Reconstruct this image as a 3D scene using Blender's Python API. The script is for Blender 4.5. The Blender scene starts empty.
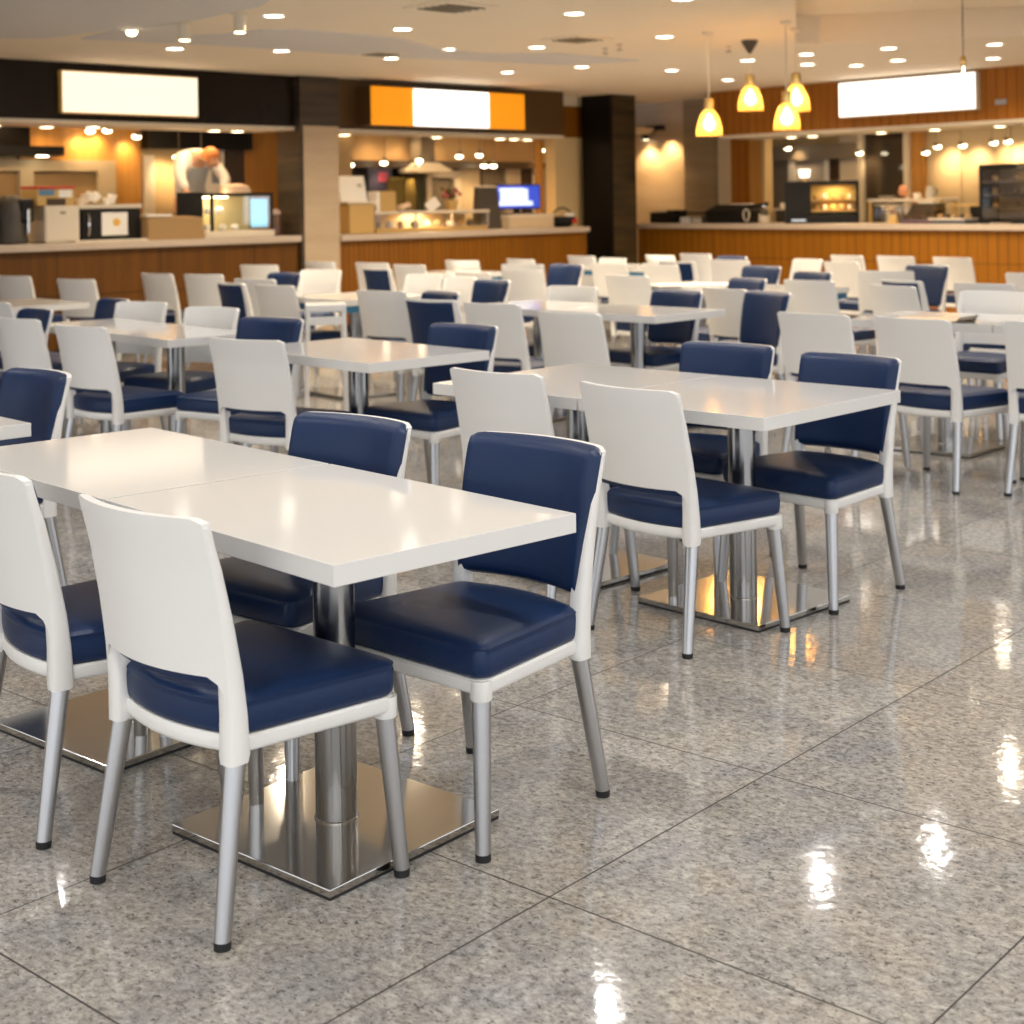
import bpy, bmesh, math, random
from math import sin, cos, pi, radians
from mathutils import Vector, Matrix
random.seed(7)
scene = bpy.context.scene
COL = scene.collection

# ------------------------------------------------------------------ helpers
def link(o, parent=None):
    COL.objects.link(o)
    if parent is not None:
        o.parent = parent
    return o

def tag(o, label=None, cat=None, group=None, kind=None):
    if label: o['label'] = label
    if cat: o['category'] = cat
    if group: o['group'] = group
    if kind: o['kind'] = kind
    return o

def thing(name, label, cat, loc=(0, 0, 0), rz=0.0, group=None):
    o = bpy.data.objects.new(name, None)
    o.empty_display_size = .1
    o.location = loc
    o.rotation_euler = (0, 0, rz)
    link(o)
    return tag(o, label, cat, group)

class MB:
    """collects shapes and builds them as one mesh"""
    def __init__(s):
        s.bm = bmesh.new(); s.curvy = False
    def box(s, c, d, rz=0.0, bev=0.0, rx=0.0, ry=0.0, seg=2):
        t = bmesh.new(); keep = s.curvy
        bmesh.ops.create_cube(t, size=1.0)
        bmesh.ops.scale(t, vec=d, verts=t.verts)
        if bev > 0:
            bmesh.ops.bevel(t, geom=list(t.edges), offset=bev, segments=seg, profile=.5, affect='EDGES')
        M = Matrix.Translation(c) @ Matrix.Rotation(rz, 4, 'Z') @ Matrix.Rotation(ry, 4, 'Y') @ Matrix.Rotation(rx, 4, 'X')
        s.add(t, M); s.curvy = keep
        return s
    def bx(s, x0, x1, y0, y1, z0, z1, bev=0.0):
        return s.box(((x0+x1)/2, (y0+y1)/2, (z0+z1)/2), (abs(x1-x0), abs(y1-y0), abs(z1-z0)), bev=bev)
    def add(s, t, M=None):
        s.curvy = True
        if M is not None:
            bmesh.ops.transform(t, matrix=M, verts=t.verts)
        vm = {v: s.bm.verts.new(v.co) for v in t.verts}
        for f in t.faces:
            try: s.bm.faces.new([vm[v] for v in f.verts])
            except ValueError: pass
        t.free()
        return s
    def tube(s, pts, rad, seg=14, cap=True):
        pts = [Vector(p) for p in pts]; s.curvy = True
        n = len(pts)
        rad = rad if isinstance(rad, (list, tuple)) else [rad]*n
        rings = []
        for i, p in enumerate(pts):
            d = (pts[min(i+1, n-1)] - pts[max(i-1, 0)]).normalized()
            a = d.orthogonal().normalized() if abs(d.z) < .9 else (Vector((0, 1, 0)).cross(d)).normalized()
            b = d.cross(a)
            rings.append([s.bm.verts.new(p + a*rad[i]*cos(2*pi*k/seg) + b*rad[i]*sin(2*pi*k/seg)) for k in range(seg)])
        for i in range(n-1):
            for k in range(seg):
                s.bm.faces.new((rings[i][k], rings[i][(k+1) % seg], rings[i+1][(k+1) % seg], rings[i+1][k]))
        if cap:
            s.bm.faces.new(rings[0][::-1]); s.bm.faces.new(rings[-1])
        return s
    def lathe(s, prof, seg=24, c=(0, 0, 0), cap0=True, cap1=True):
        s.curvy = True
        rings = [[s.bm.verts.new((c[0]+r*cos(2*pi*k/seg), c[1]+r*sin(2*pi*k/seg), c[2]+z)) for k in range(seg)] for r, z in prof]
        for i in range(len(rings)-1):
            for k in range(seg):
                s.bm.faces.new((rings[i][k], rings[i][(k+1) % seg], rings[i+1][(k+1) % seg], rings[i+1][k]))
        if cap0: s.bm.faces.new(rings[0][::-1])
        if cap1: s.bm.faces.new(rings[-1])
        return s
    def loft(s, loops, cap=True):
        R = [[s.bm.verts.new(p) for p in l] for l in loops]
        m = len(R[0]); s.curvy = s.curvy or m > 9 or len(R) > 5
        for i in range(len(R)-1):
            for k in range(m):
                s.bm.faces.new((R[i][k], R[i][(k+1) % m], R[i+1][(k+1) % m], R[i+1][k]))
        if cap:
            s.bm.faces.new(R[0][::-1]); s.bm.faces.new(R[-1])
        return s
    def slab(s, front, back):
        """closed sheet from two equal vertex grids [i][j]"""
        F = [[s.bm.verts.new(p) for p in r] for r in front]
        K = [[s.bm.verts.new(p) for p in r] for r in back]
        n, m = len(F), len(F[0]); s.curvy = True
        for i in range(n-1):
            for j in range(m-1):
                s.bm.faces.new((F[i][j], F[i][j+1], F[i+1][j+1], F[i+1][j]))
                s.bm.faces.new((K[i][j], K[i+1][j], K[i+1][j+1], K[i][j+1]))
        for i in range(n-1):
            s.bm.faces.new((F[i][0], F[i+1][0], K[i+1][0], K[i][0]))
            s.bm.faces.new((F[i][-1], K[i][-1], K[i+1][-1], F[i+1][-1]))
        for j in range(m-1):
            s.bm.faces.new((F[0][j], K[0][j], K[0][j+1], F[0][j+1]))
            s.bm.faces.new((F[-1][j], F[-1][j+1], K[-1][j+1], K[-1][j]))
        return s
    def mesh(s, name, m, smooth=True, ang=38):
        bmesh.ops.recalc_face_normals(s.bm, faces=list(s.bm.faces))
        me = bpy.data.meshes.new(name)
        s.bm.to_mesh(me); s.bm.free()
        if m: me.materials.append(m)
        if smooth and s.curvy:
            me.polygons.foreach_set('use_smooth', [True]*len(me.polygons))
            try: me.set_sharp_from_angle(angle=radians(ang))
            except Exception: pass
        return me
    def obj(s, name, m, parent=None, loc=None, rz=0.0, **k):
        o = bpy.data.objects.new(name, s.mesh(name, m, **k))
        if loc is not None: o.location = loc
        o.rotation_euler = (0, 0, rz)
        return link(o, parent)

def struct(name, mb, m, loc=(0, 0, 0), rz=0.0):
    return tag(mb.obj(name, m, None, loc, rz), kind='structure')

# ------------------------------------------------------------------ materials
def new_mat(name):
    m = bpy.data.materials.new(name)
    m.use_nodes = True
    nt = m.node_tree
    return m, nt, nt.nodes['Principled BSDF']

def N(nt, t, **k):
    n = nt.nodes.new(t)
    for a, v in k.items():
        if a in n.inputs: n.inputs[a].default_value = v
        else: setattr(n, a, v)
    return n

def mat(name, c, rough=.5, metal=0.0, spec=.5, var=0.0, vs=20.0, bump=0.0, bs=60.0, coat=0.0, stretch=(1, 1, 1)):
    m, nt, p = new_mat(name)
    p.inputs['Base Color'].default_value = (*c, 1)
    p.inputs['Roughness'].default_value = rough
    p.inputs['Metallic'].default_value = metal
    p.inputs['Specular IOR Level'].default_value = spec
    p.inputs['Coat Weight'].default_value = coat
    tc = N(nt, 'ShaderNodeTexCoord')
    mp = N(nt, 'ShaderNodeMapping'); mp.inputs['Scale'].default_value = stretch
    nt.links.new(tc.outputs['Object'], mp.inputs['Vector'])
    nz = N(nt, 'ShaderNodeTexNoise', Scale=vs, Detail=4.0)
    nt.links.new(mp.outputs['Vector'], nz.inputs['Vector'])
    if var > 0:
        mx = N(nt, 'ShaderNodeMix', data_type='RGBA')
        mx.inputs['A'].default_value = (*[max(0, v*(1-var)) for v in c], 1)
        mx.inputs['B'].default_value = (*[min(1, v*(1+var)) for v in c], 1)
        nt.links.new(nz.outputs['Fac'], mx.inputs['Factor'])
        nt.links.new(mx.outputs['Result'], p.inputs['Base Color'])
    if bump > 0:
        n2 = N(nt, 'ShaderNodeTexNoise', Scale=bs, Detail=3.0)
        nt.links.new(mp.outputs['Vector'], n2.inputs['Vector'])
        b = N(nt, 'ShaderNodeBump', Strength=bump, Distance=.01)
        nt.links.new(n2.outputs['Fac'], b.inputs['Height'])
        nt.links.new(b.outputs['Normal'], p.inputs['Normal'])
    return m

def emit(name, c, s):
    m, nt, p = new_mat(name)
    p.inputs['Base Color'].default_value = (*c, 1)
    p.inputs['Emission Color'].default_value = (*c, 1)
    p.inputs['Emission Strength'].default_value = s
    return m

def glass(name, c=(1, 1, 1), rough=.03, fac=.12):
    """thin clear pane"""
    m, nt, p = new_mat(name)
    out = nt.nodes['Material Output']
    t = N(nt, 'ShaderNodeBsdfTransparent'); t.inputs['Color'].default_value = (*c, 1)
    g = N(nt, 'ShaderNodeBsdfGlossy', Roughness=rough)
    mx = N(nt, 'ShaderNodeMixShader'); mx.inputs[0].default_value = fac
    nt.links.new(t.outputs[0], mx.inputs[1]); nt.links.new(g.outputs[0], mx.inputs[2])
    nt.links.new(mx.outputs[0], out.inputs['Surface'])
    return m

def wood(name, c1, c2, groove=0.0, gw=.004, hline=None, rough=.48, panel=0.0, gdark=.35):
    """upright grain along local z; joints every `groove` metres along local x"""
    m, nt, p = new_mat(name)
    p.inputs['Roughness'].default_value = rough
    p.inputs['Specular IOR Level'].default_value = .3
    tc = N(nt, 'ShaderNodeTexCoord')
    mp = N(nt, 'ShaderNodeMapping'); mp.inputs['Scale'].default_value = (1, 1, .05)
    nt.links.new(tc.outputs['Object'], mp.inputs['Vector'])
    nz = N(nt, 'ShaderNodeTexNoise', Scale=14.0, Detail=6.0, Roughness=.65)
    nt.links.new(mp.outputs['Vector'], nz.inputs['Vector'])
    rp = N(nt, 'ShaderNodeMapRange'); rp.inputs['From Min'].default_value = .3; rp.inputs['From Max'].default_value = .7
    nt.links.new(nz.outputs['Fac'], rp.inputs['Value'])
    mx = N(nt, 'ShaderNodeMix', data_type='RGBA')
    mx.inputs['A'].default_value = (*c1, 1); mx.inputs['B'].default_value = (*c2, 1)
    nt.links.new(rp.outputs['Result'], mx.inputs['Factor'])
    col = mx.outputs['Result']
    sep = N(nt, 'ShaderNodeSeparateXYZ'); nt.links.new(tc.outputs['Object'], sep.inputs[0])
    def line(sock, pitch, w, off=0.0):
        a = N(nt, 'ShaderNodeMath', operation='ADD'); a.inputs[1].default_value = off; nt.links.new(sock, a.inputs[0])
        q = N(nt, 'ShaderNodeMath', operation='PINGPONG'); q.inputs[1].default_value = pitch/2; nt.links.new(a.outputs[0], q.inputs[0])
        l = N(nt, 'ShaderNodeMath', operation='LESS_THAN'); l.inputs[1].default_value = w; nt.links.new(q.outputs[0], l.inputs[0])
        return l.outputs[0]
    masks = []
    if groove: masks.append(line(sep.outputs['X'], groove, gw))
    if panel: masks.append(line(sep.outputs['X'], panel, .006))
    if hline is not None: masks.append(line(sep.outputs['Z'], 50.0, .006, -hline))
    for k in masks:
        m2 = N(nt, 'ShaderNodeMix', data_type='RGBA'); m2.blend_type = 'MULTIPLY'
        m2.inputs['B'].default_value = (gdark, gdark, gdark, 1)
        nt.links.new(k, m2.inputs['Factor']); nt.links.new(col, m2.inputs['A'])
        col = m2.outputs['Result']
    nt.links.new(col, p.inputs['Base Color'])
    return m

def striped(name, c1, c2, pitch=.16, rough=.45):
    """horizontal stone courses"""
    m, nt, p = new_mat(name)
    p.inputs['Roughness'].default_value = rough
    tc = N(nt, 'ShaderNodeTexCoord')
    mp = N(nt, 'ShaderNodeMapping'); mp.inputs['Scale'].default_value = (.6, .6, 1.0/pitch)
    nt.links.new(tc.outputs['Object'], mp.inputs['Vector'])
    nz = N(nt, 'ShaderNodeTexNoise', Scale=1.3, Detail=5.0, Roughness=.6)
    nt.links.new(mp.outputs['Vector'], nz.inputs['Vector'])
    rp = N(nt, 'ShaderNodeMapRange'); rp.inputs['From Min'].default_value = .35; rp.inputs['From Max'].default_value = .68
    nt.links.new(nz.outputs['Fac'], rp.inputs['Value'])
    mx = N(nt, 'ShaderNodeMix', data_type='RGBA')
    mx.inputs['A'].default_value = (*c1, 1); mx.inputs['B'].default_value = (*c2, 1)
    nt.links.new(rp.outputs['Result'], mx.inputs['Factor'])
    nt.links.new(mx.outputs['Result'], p.inputs['Base Color'])
    return m

def floor_mat():
    m, nt, p = new_mat('polished_granite')
    L = nt.links.new
    tc = N(nt, 'ShaderNodeTexCoord')
    mp = N(nt, 'ShaderNodeMapping', vector_type='TEXTURE')
    mp.inputs['Location'].default_value = (.056, 3.142, 0)
    mp.inputs['Rotation'].default_value = (0, 0, .8554)
    L(tc.outputs['Object'], mp.inputs['Vector'])
    sep = N(nt, 'ShaderNodeSeparateXYZ'); L(mp.outputs['Vector'], sep.inputs[0])
    SX, SY = .862, .83
    def M(op, a, b=None):
        n = N(nt, 'ShaderNodeMath', operation=op)
        for i, v in enumerate((a, b)):
            if v is None: continue
            if isinstance(v, (int, float)): n.inputs[i].default_value = v
            else: L(v, n.inputs[i])
        return n.outputs[0]
    lx = M('PINGPONG', sep.outputs['X'], SX/2); ly = M('PINGPONG', sep.outputs['Y'], SY/2)
    mask = M('LESS_THAN', M('MINIMUM', lx, ly), .0022)
    tile = N(nt, 'ShaderNodeCombineXYZ')
    L(M('FLOOR', M('DIVIDE', sep.outputs['X'], SX)), tile.inputs[0]); L(M('FLOOR', M('DIVIDE', sep.outputs['Y'], SY)), tile.inputs[1])
    wn = N(nt, 'ShaderNodeTexWhiteNoise', noise_dimensions='2D'); L(tile.outputs[0], wn.inputs['Vector'])
    # offset the stone per tile so slabs do not run through the joints
    off = N(nt, 'ShaderNodeVectorMath', operation='MULTIPLY_ADD')
    L(wn.outputs['Color'], off.inputs[0]); off.inputs[1].default_value = (9, 9, 9); L(mp.outputs['Vector'], off.inputs[2])
    def noise(scale, det=4.0, ro=.6, st=(1, 1, 1), dist=0.0):
        q = N(nt, 'ShaderNodeMapping'); q.inputs['Scale'].default_value = st; L(off.outputs[0], q.inputs['Vector'])
        n = N(nt, 'ShaderNodeTexNoise', Scale=scale, Detail=det, Roughness=ro, Distortion=dist); L(q.outputs[0], n.inputs['Vector'])
        return n.outputs['Fac']
    def ramp(f, stops):
        r = N(nt, 'ShaderNodeValToRGB'); L(f, r.inputs[0])
        e = r.color_ramp.elements
        while len(e) < len(stops): e.new(.5)
        for k, (pos, c) in zip(e, stops):
            k.position = pos; k.color = (*c, 1)
        return r.outputs['Color']
    def mix(a, b, f, mode='MIX'):
        n = N(nt, 'ShaderNodeMix', data_type='RGBA'); n.blend_type = mode
        for s, v in (('A', a), ('B', b), ('Factor', f)):
            if isinstance(v, (int, float)): n.inputs[s].default_value = v
            elif isinstance(v, tuple): n.inputs[s].default_value = (*v, 1)
            else: L(v, n.inputs[s])
        return n.outputs['Result']
    base = ramp(noise(62, 7, .78, (1, .7, 1), .25), [(.32, FC[0]), (.46, FC[1]), (.56, FC[2]), (.70, FC[3])])
    blot = ramp(noise(5, 5, .65), [(.33, (.80, .83, .88)), (.67, (1.08, 1.05, 1.0))])
    c = mix(base, blot, 1.0, 'MULTIPLY')
    fleck = ramp(noise(120, 3, .7, (1, .6, 1), .2), [(.34, (.30, .30, .31)), (.42, (1, 1, 1)), (.66, (1, 1, 1)), (.74, (1.3, 1.28, 1.24))])
    c = mix(c, fleck, 1.0, 'MULTIPLY')
    tv = ramp(wn.outputs['Value'], [(0, (.95, .95, .96)), (1, (1.05, 1.04, 1.03))])
    c = mix(c, tv, 1.0, 'MULTIPLY')
    c = mix(c, (.035, .03, .026), mask)
    L(c, p.inputs['Base Color'])
    rr = N(nt, 'ShaderNodeMapRange'); rr.inputs['To Min'].default_value = .045; rr.inputs['To Max'].default_value = .09
    L(noise(14, 3), rr.inputs['Value'])
    ro = N(nt, 'ShaderNodeMix', data_type='FLOAT'); L(mask, ro.inputs['Factor']); L(rr.outputs[0], ro.inputs['A']); ro.inputs['B'].default_value = .7
    L(ro.outputs['Result'], p.inputs['Roughness'])
    p.inputs['Specular IOR Level'].default_value = .55
    b1 = N(nt, 'ShaderNodeBump', Strength=.09, Distance=.004); L(noise(30, 2, .5), b1.inputs['Height'])
    b2 = N(nt, 'ShaderNodeBump', Strength=.35, Distance=.003, invert=True); L(mask, b2.inputs['Height']); L(b1.outputs['Normal'], b2.inputs['Normal'])
    L(b2.outputs['Normal'], p.inputs['Normal'])
    return m

FC = [(.13, .126, .122), (.34, .325, .305), (.47, .45, .42), (.66, .64, .605)]

WHITE = mat('white_moulded_plastic', (.87, .865, .85), rough=.38, bump=.03, bs=220)
NAVY = mat('navy_vinyl', (.0065, .025, .088), rough=.40, spec=.36, var=.12, vs=6, bump=.09, bs=260)
LEG = mat('satin_steel', (.50, .50, .51), rough=.33, metal=1.0, var=.08, vs=30, stretch=(1, 1, .05))
STEEL = mat('polished_steel', (.56, .54, .51), rough=.10, metal=1.0)
POLE = mat('brushed_steel_pole', (.36, .355, .35), rough=.20, metal=1.0, var=.1, vs=60, stretch=(1, 1, .02))
RUB = mat('black_rubber', (.012, .012, .013), rough=.6)
TOP = mat('white_laminate', (.79, .785, .77), rough=.085, spec=.38, bump=.008, bs=40)
BLUE = mat('blue_edge_band', (.03, .19, .36), rough=.4)
CEIL = mat('ceiling_paint', (.84, .73, .57), rough=.8, var=.03, vs=2)
CEILG = mat('grey_ceiling_paint', (.66, .63, .61), rough=.8, var=.03, vs=2)
SLABM = mat('beige_stone_worktop', (.52, .42, .33), rough=.3, var=.12, vs=30)
WOODL = wood('brown_panelling', (.090, .032, .001), (.15, .054, .0015), panel=1.15, hline=.60)
WOODC = wood('grooved_panelling', (.19, .066, .001), (.27, .096, .002), groove=.075, gw=.009, gdark=.6)
WOODR = wood('slatted_panelling', (.23, .082, .0015), (.31, .112, .003), groove=.13, gw=.007, hline=.66, gdark=.5)
WOODF = wood('fascia_panelling', (.28, .096, .006), (.40, .14, .012), groove=.13, gw=.008, gdark=.5)
WOODK = wood('honey_wood', (.42, .19, .035), (.55, .27, .06), groove=.22, gw=.003, gdark=.75)
BLACKG = mat('black_gloss_board', (.010, .006, .003), rough=.25, spec=.2, var=.2, vs=2)
BROWNB = mat('brown_board', (.080, .042, .012), rough=.35, spec=.3)
STONED = striped('dark_stone_courses', (.014, .008, .004), (.065, .042, .022), .14)
STONEO = striped('olive_stone_courses', (.015, .009, .003), (.085, .055, .018), .14)
STONEB = striped('beige_stone', (.47, .35, .22), (.57, .44, .30), .3, .45)
STONEM = striped('tan_stone', (.24, .17, .095), (.34, .25, .15), .2, .45)
NEARBLACK = mat('black_cladding', (.004, .003, .002), rough=.4, spec=.2)
TAN = mat('tan_plaster', (.50, .36, .18), rough=.7, var=.06, vs=3)
WARM = mat('beige_plaster', (.62, .50, .32), rough=.7, var=.05, vs=3)
CREAM = mat('cream_trim', (.72, .63, .48), rough=.5)
DARKB = mat('dark_brown_panel', (.05, .026, .010), rough=.45)
BLACK = mat('black_plastic', (.009, .008, .007), rough=.45, spec=.25)
GREY = mat('grey_panel', (.22, .18, .13), rough=.5)
DGREY = mat('dark_grey_panel', (.06, .05, .04), rough=.5)
OLIVE = mat('olive_cupboard', (.13, .095, .02), rough=.5)
CARD = mat('brown_cardboard', (.36, .22, .09), rough=.8, var=.1, vs=30)
TANBOX = mat('tan_board', (.56, .36, .12), rough=.6)
PAPER = mat('white_paper', (.85, .82, .76), rough=.7)
OFFW = mat('off_white_enamel', (.68, .60, .48), rough=.4)
RED = mat('red_plastic', (.55, .03, .015), rough=.4)
CHROME = mat('chrome', (.75, .73, .70), rough=.08, metal=1.0)
BRASS = mat('brass_fitting', (.75, .48, .16), rough=.25, metal=1.0)
GLASS = glass('clear_glass')
DGLASS = glass('smoked_glass', (.35, .31, .27), .04, .18)
GREEN = mat('leaf_green', (.05, .10, .02), rough=.6)
SIGNW = emit('sign_light_warm', (1.0, .86, .66), .58)
SIGNC = emit('sign_light_white', (1.0, .95, .88), 1.1)
DISC = emit('downlight_lens', (1.0, .90, .74), 9.0)
SPOTL = emit('spot_lens', (1.0, .84, .56), 7.0)
BULB = emit('pendant_bulb', (1.0, .80, .46), 14.0)
NEAR_W, NEAR_COL = 6.5, (1.0, .975, .945)
FAR_W = 14.0
KP = 6.0
WORLD_C, WORLD_S = (.92, .955, 1.0), 1.15
EXPO = 0.72
# ------------------------------------------------------------------ camera
cd = bpy.data.cameras.new('camera')
cam = link(bpy.data.objects.new('camera', cd))
cam.matrix_world = Matrix.Translation((0, 0, 1.46)) @ Matrix.Rotation(pi/2, 4, 'X') @ Matrix.Rotation(-.015, 4, 'Z')
cd.sensor_width = 36.0
cd.lens = 1500.0/1024*36
cd.shift_y = -(512-200.5)/1024
cd.clip_start = .05; cd.clip_end = 200
cd.dof.use_dof = True
cd.dof.focus_distance = 3.75
cd.dof.aperture_fstop = 4.2
scene.camera = cam

# ------------------------------------------------------------------ frames of the two walls
OL, UL, NL, AL = Vector((-4.78, 14.0)), Vector((.7034, .7108)), Vector((-.7108, .7034)), math.atan2(.7108, .7034)
OR, UR, NR, AR = Vector((2.77, 20.0)), Vector((.643, -.766)), Vector((.766, .643)), math.atan2(-.766, .643)
def wl(u, n, z=0.0):
    q = OL+UL*u+NL*n; return (q.x, q.y, z)
def wr(u, n, z=0.0):
    q = OR+UR*u+NR*n; return (q.x, q.y, z)
LW = dict(loc=(OL.x, OL.y, 0), rz=AL)
RW = dict(loc=(OR.x, OR.y, 0), rz=AR)
def SL(name, m, *b, bev=0.0):
    mb = MB()
    for q in b: mb.bx(*q, bev=bev)
    return struct(name, mb, m, **LW)
def SR(name, m, *b, bev=0.0):
    mb = MB()
    for q in b: mb.bx(*q, bev=bev)
    return struct(name, mb, m, **RW)

H = 2.87
# floor
fb = MB(); fb.bx(-16, 16, -6, 28, -.1, 0)
struct('floor', fb, floor_mat())

# ceiling with the raised bay on the right
def poly_plane(name, outer, holes, z, m):
    bm = bmesh.new(); ed = []
    for lp in [outer]+holes:
        vs = [bm.verts.new((x, y, z)) for x, y in lp]
        ed += [bm.edges.new((vs[i], vs[(i+1) % len(vs)])) for i in range(len(vs))]
    bmesh.ops.triangle_fill(bm, use_beauty=True, use_dissolve=False, edges=ed)
    for f in bm.faces:
        if f.normal.z > 0: f.normal_flip()
    me = bpy.data.meshes.new(name); bm.to_mesh(me); bm.free(); me.materials.append(m)
    return tag(link(bpy.data.objects.new(name, me)), kind='structure')
HOLE = [(2.64, 13.8), (2.88, 13.93), (7.0, 12.7), (7.0, 10.2), (1.95, 10.2)]
poly_plane('ceiling', [(-12, -3), (12, -3), (12, 28), (-12, 28)], [HOLE], H, CEIL)
RZ = 3.13
poly_plane('ceiling', HOLE, [], RZ, CEIL)
rb = MB()
for i in range(len(HOLE)):
    a, b = HOLE[i], HOLE[(i+1) % len(HOLE)]
    f = [rb.bm.verts.new((*a, H)), rb.bm.verts.new((*b, H)), rb.bm.verts.new((*b, RZ)), rb.bm.verts.new((*a, RZ))]
    rb.bm.faces.new(f)
struct('trim_1', rb, CEIL)
# grey shaped soffit panels
def soffit(name, pts, t, m, rim):
    mb = MB()
    mb.loft([[(x, y, H) for x, y in pts], [(x, y, H-t) for x, y in pts]])
    return struct(name, mb, m)
soffit('trim_2', [(-8, 11.6), (-4.67, 12.29), (-3.84, 12.41), (-3.27, 11.97), (-2.43, 11.41), (-1.76, 10.61), (-1.32, 9.46), (-1.11, 8.02), (-8, 7.86)], .012, CEILG, 0)
soffit('trim_3', [(-3.57, 12.52), (-3.02, 11.8), (-2.53, 11.53), (-2.72, 12.48), (-2.29, 12.32), (-1.99, 12.07), (-1.69, 12.11), (-.94, 12.88), (-.71, 13.67), (-.28, 14.29), (.49, 14.45), (1.32, 15.26), (.52, 15.58), (-.3, 15.0), (-1.07, 14.57), (-2.27, 13.44), (-2.84, 12.94)], .012, CEILG, 0)

# ------------------------------------------------------------------ left and centre stalls (u along the wall, n into the kitchen)
SL('wall_left', BLACKG, (-4.0, 3.5, .10, .22, 2.31, H))
SL('trim_4', CREAM, (-4.0, 3.5, .10, .75, 2.27, 2.31))
SL('wall_back', BROWNB, (4.04, 7.84, .06, .20, 2.30, H))
SL('trim_5', CREAM, (4.04, 7.84, .06, .60, 2.265, 2.30))
SL('pillar', STONED, (3.50, 4.04, .0, .42, 2.32, H), (3.50, 3.545, .005, .42, 0, 2.32))
SL('pillar', STONEB, (3.545, 4.035, .0, .42, 0, 2.32))
SL('pillar', NEARBLACK, (8.70, 8.74, .005, .52, 0, H))
SL('pillar', STONEO, (8.74, 9.22, .0, .52, 0, H))
SL('wall_left', TAN, (-4.0, 5.2, 2.0, 2.12, 0, 2.5))
SL('wall_left', TAN, (4.9, 5.2, 1.2, 2.6, 0, 2.5))
SL('wall_left', WARM, (-12, -4.15, .1, .3, 0, H))
SL('wall_back', TAN, (5.2, 10.6, 2.6, 2.72, 0, 2.5))
SL('ceiling', WARM, (-4.0, 7.7, .22, 2.7, 2.42, 2.5), (7.7, 10.6, .8, 2.7, 2.42, 2.5))
SL('wall_back', mat('lit_beige_plaster', (.74, .54, .27), rough=.7, var=.04, vs=3), (8.26, 9.6, .62, .80, 0, 2.31))  # beige plaster, colour brightened to carry the light from inside the stall
SL('wall_back', WOODC, (7.70, 9.6, .62, .80, 2.31, 2.74))
SL('trim_6', CREAM, (7.70, 9.6, .60, .80, 2.74, H))

# things on the back wall of the left kitchen
SL('trim_7', WOODK, (1.20, 2.70, 1.95, 2.0, 1.98, 2.42), (2.33, 2.70, 1.95, 2.0, .9, 1.98))
def cabinet_hood():
    t = thing('extractor_hood', 'black extractor hood at the left edge under the left counter soffit', 'hood', wl(.25, 1.7), AL)
    MB().bx(-1.4, .95, 0, .28, 2.12, 2.40).obj('hood_box', BLACKG, t)
    MB().bx(-1.4, 1.34, -.02, .28, 2.02, 2.12).obj('hood_lip', BLACK, t)
    MB().lathe([(.055, 0), (.07, -.012)], 20, (1.1, .03, 2.02)).obj('lamp', SPOTL, t)
cabinet_hood()
wf = MB()
wf.bx(-.6, 2.34, 1.90, 2.0, 1.86, 1.98); wf.bx(2.12, 2.34, 1.90, 2.0, .9, 1.86); wf.bx(1.18, 1.34, 1.9, 2.0, .9, 1.86)
w1 = struct('window_1', wf, mat('tan_frame', (.50, .40, .25), rough=.5), **LW)
MB().bx(-.6, 2.12, 1.96, 1.98, .9, 1.86).obj('pane', mat('tinted_pane', (.34, .22, .10), rough=.15), w1)
SL('trim_8', CREAM, (2.72, 2.86, 1.92, 2.0, .9, 2.05))
SL('trim_9', NEARBLACK, (2.70, 4.15, 1.80, 2.0, 2.12, 2.42))
SL('trim_10', DARKB, (3.86, 4.12, 1.93, 2.0, .9, 2.12))
SL('trim_11', WOODK, (4.12, 4.9, 1.94, 2.0, 0, 2.42))
po = thing('poster', 'pale poster with a blue grey mark on the kitchen wall behind the person', 'poster', wl(3.62, 1.98), AL)
MB().bx(-.22, .22, -.03, 0, 1.25, 2.15).obj('sheet', PAPER, po)
MB().bx(.04, .16, -.034, -.03, 1.72, 1.88).obj('printed_mark', mat('blue_grey_ink', (.25, .28, .36), rough=.7), po)

# centre kitchen back wall
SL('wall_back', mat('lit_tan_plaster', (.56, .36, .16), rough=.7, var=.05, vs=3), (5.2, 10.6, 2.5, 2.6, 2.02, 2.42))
SL('trim_12', DARKB, (5.2, 10.35, 2.3, 2.5, 1.93, 2.03))
SL('trim_13', DGREY, (5.9, 6.62, 2.52, 2.6, .9, 1.93))
SL('trim_14', WOODK, (6.62, 6.72, 2.5, 2.6, .9, 1.93))
SL('trim_15', NEARBLACK, (6.72, 7.15, 2.53, 2.6, .9, 1.93))
SL('trim_16', DARKB, (7.15, 7.42, 2.48, 2.6, .9, 1.93))
SL('trim_17', mat('dark_green_panel', (.05, .06, .03), rough=.5), (7.42, 7.56, 2.5, 2.6, .9, 1.93))
d1 = SL('door_1', CREAM, (7.58, 7.68, 2.46, 2.6, .9, 1.88), (8.12, 8.24, 2.46, 2.6, .9, 1.88), (7.58, 8.24, 2.46, 2.6, 1.80, 1.90))
MB().bx(7.68, 8.12, 2.53, 2.58, .9, 1.80).obj('door_leaf', GREY, d1)
SL('trim_18', WARM, (8.24, 8.66, 2.5, 2.6, .9, 1.93))
SL('trim_19', GREY, (8.72, 9.12, 2.5, 2.6, .9, 1.93))
SL('trim_20', CREAM, (9.2, 9.52, 2.5, 2.6, .9, 1.93))
SL('trim_21', DARKB, (9.54, 9.74, 2.48, 2.6, .9, 2.0))
wf = MB(); wf.bx(9.74, 10.3, 2.46, 2.5, 1.96, 2.05); wf.bx(9.74, 9.83, 2.46, 2.5, 1.0, 1.96); wf.bx(10.2, 10.3, 2.46, 2.5, 1.0, 1.96)
w2 = struct('window_2', wf, PAPER, **LW)
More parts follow.
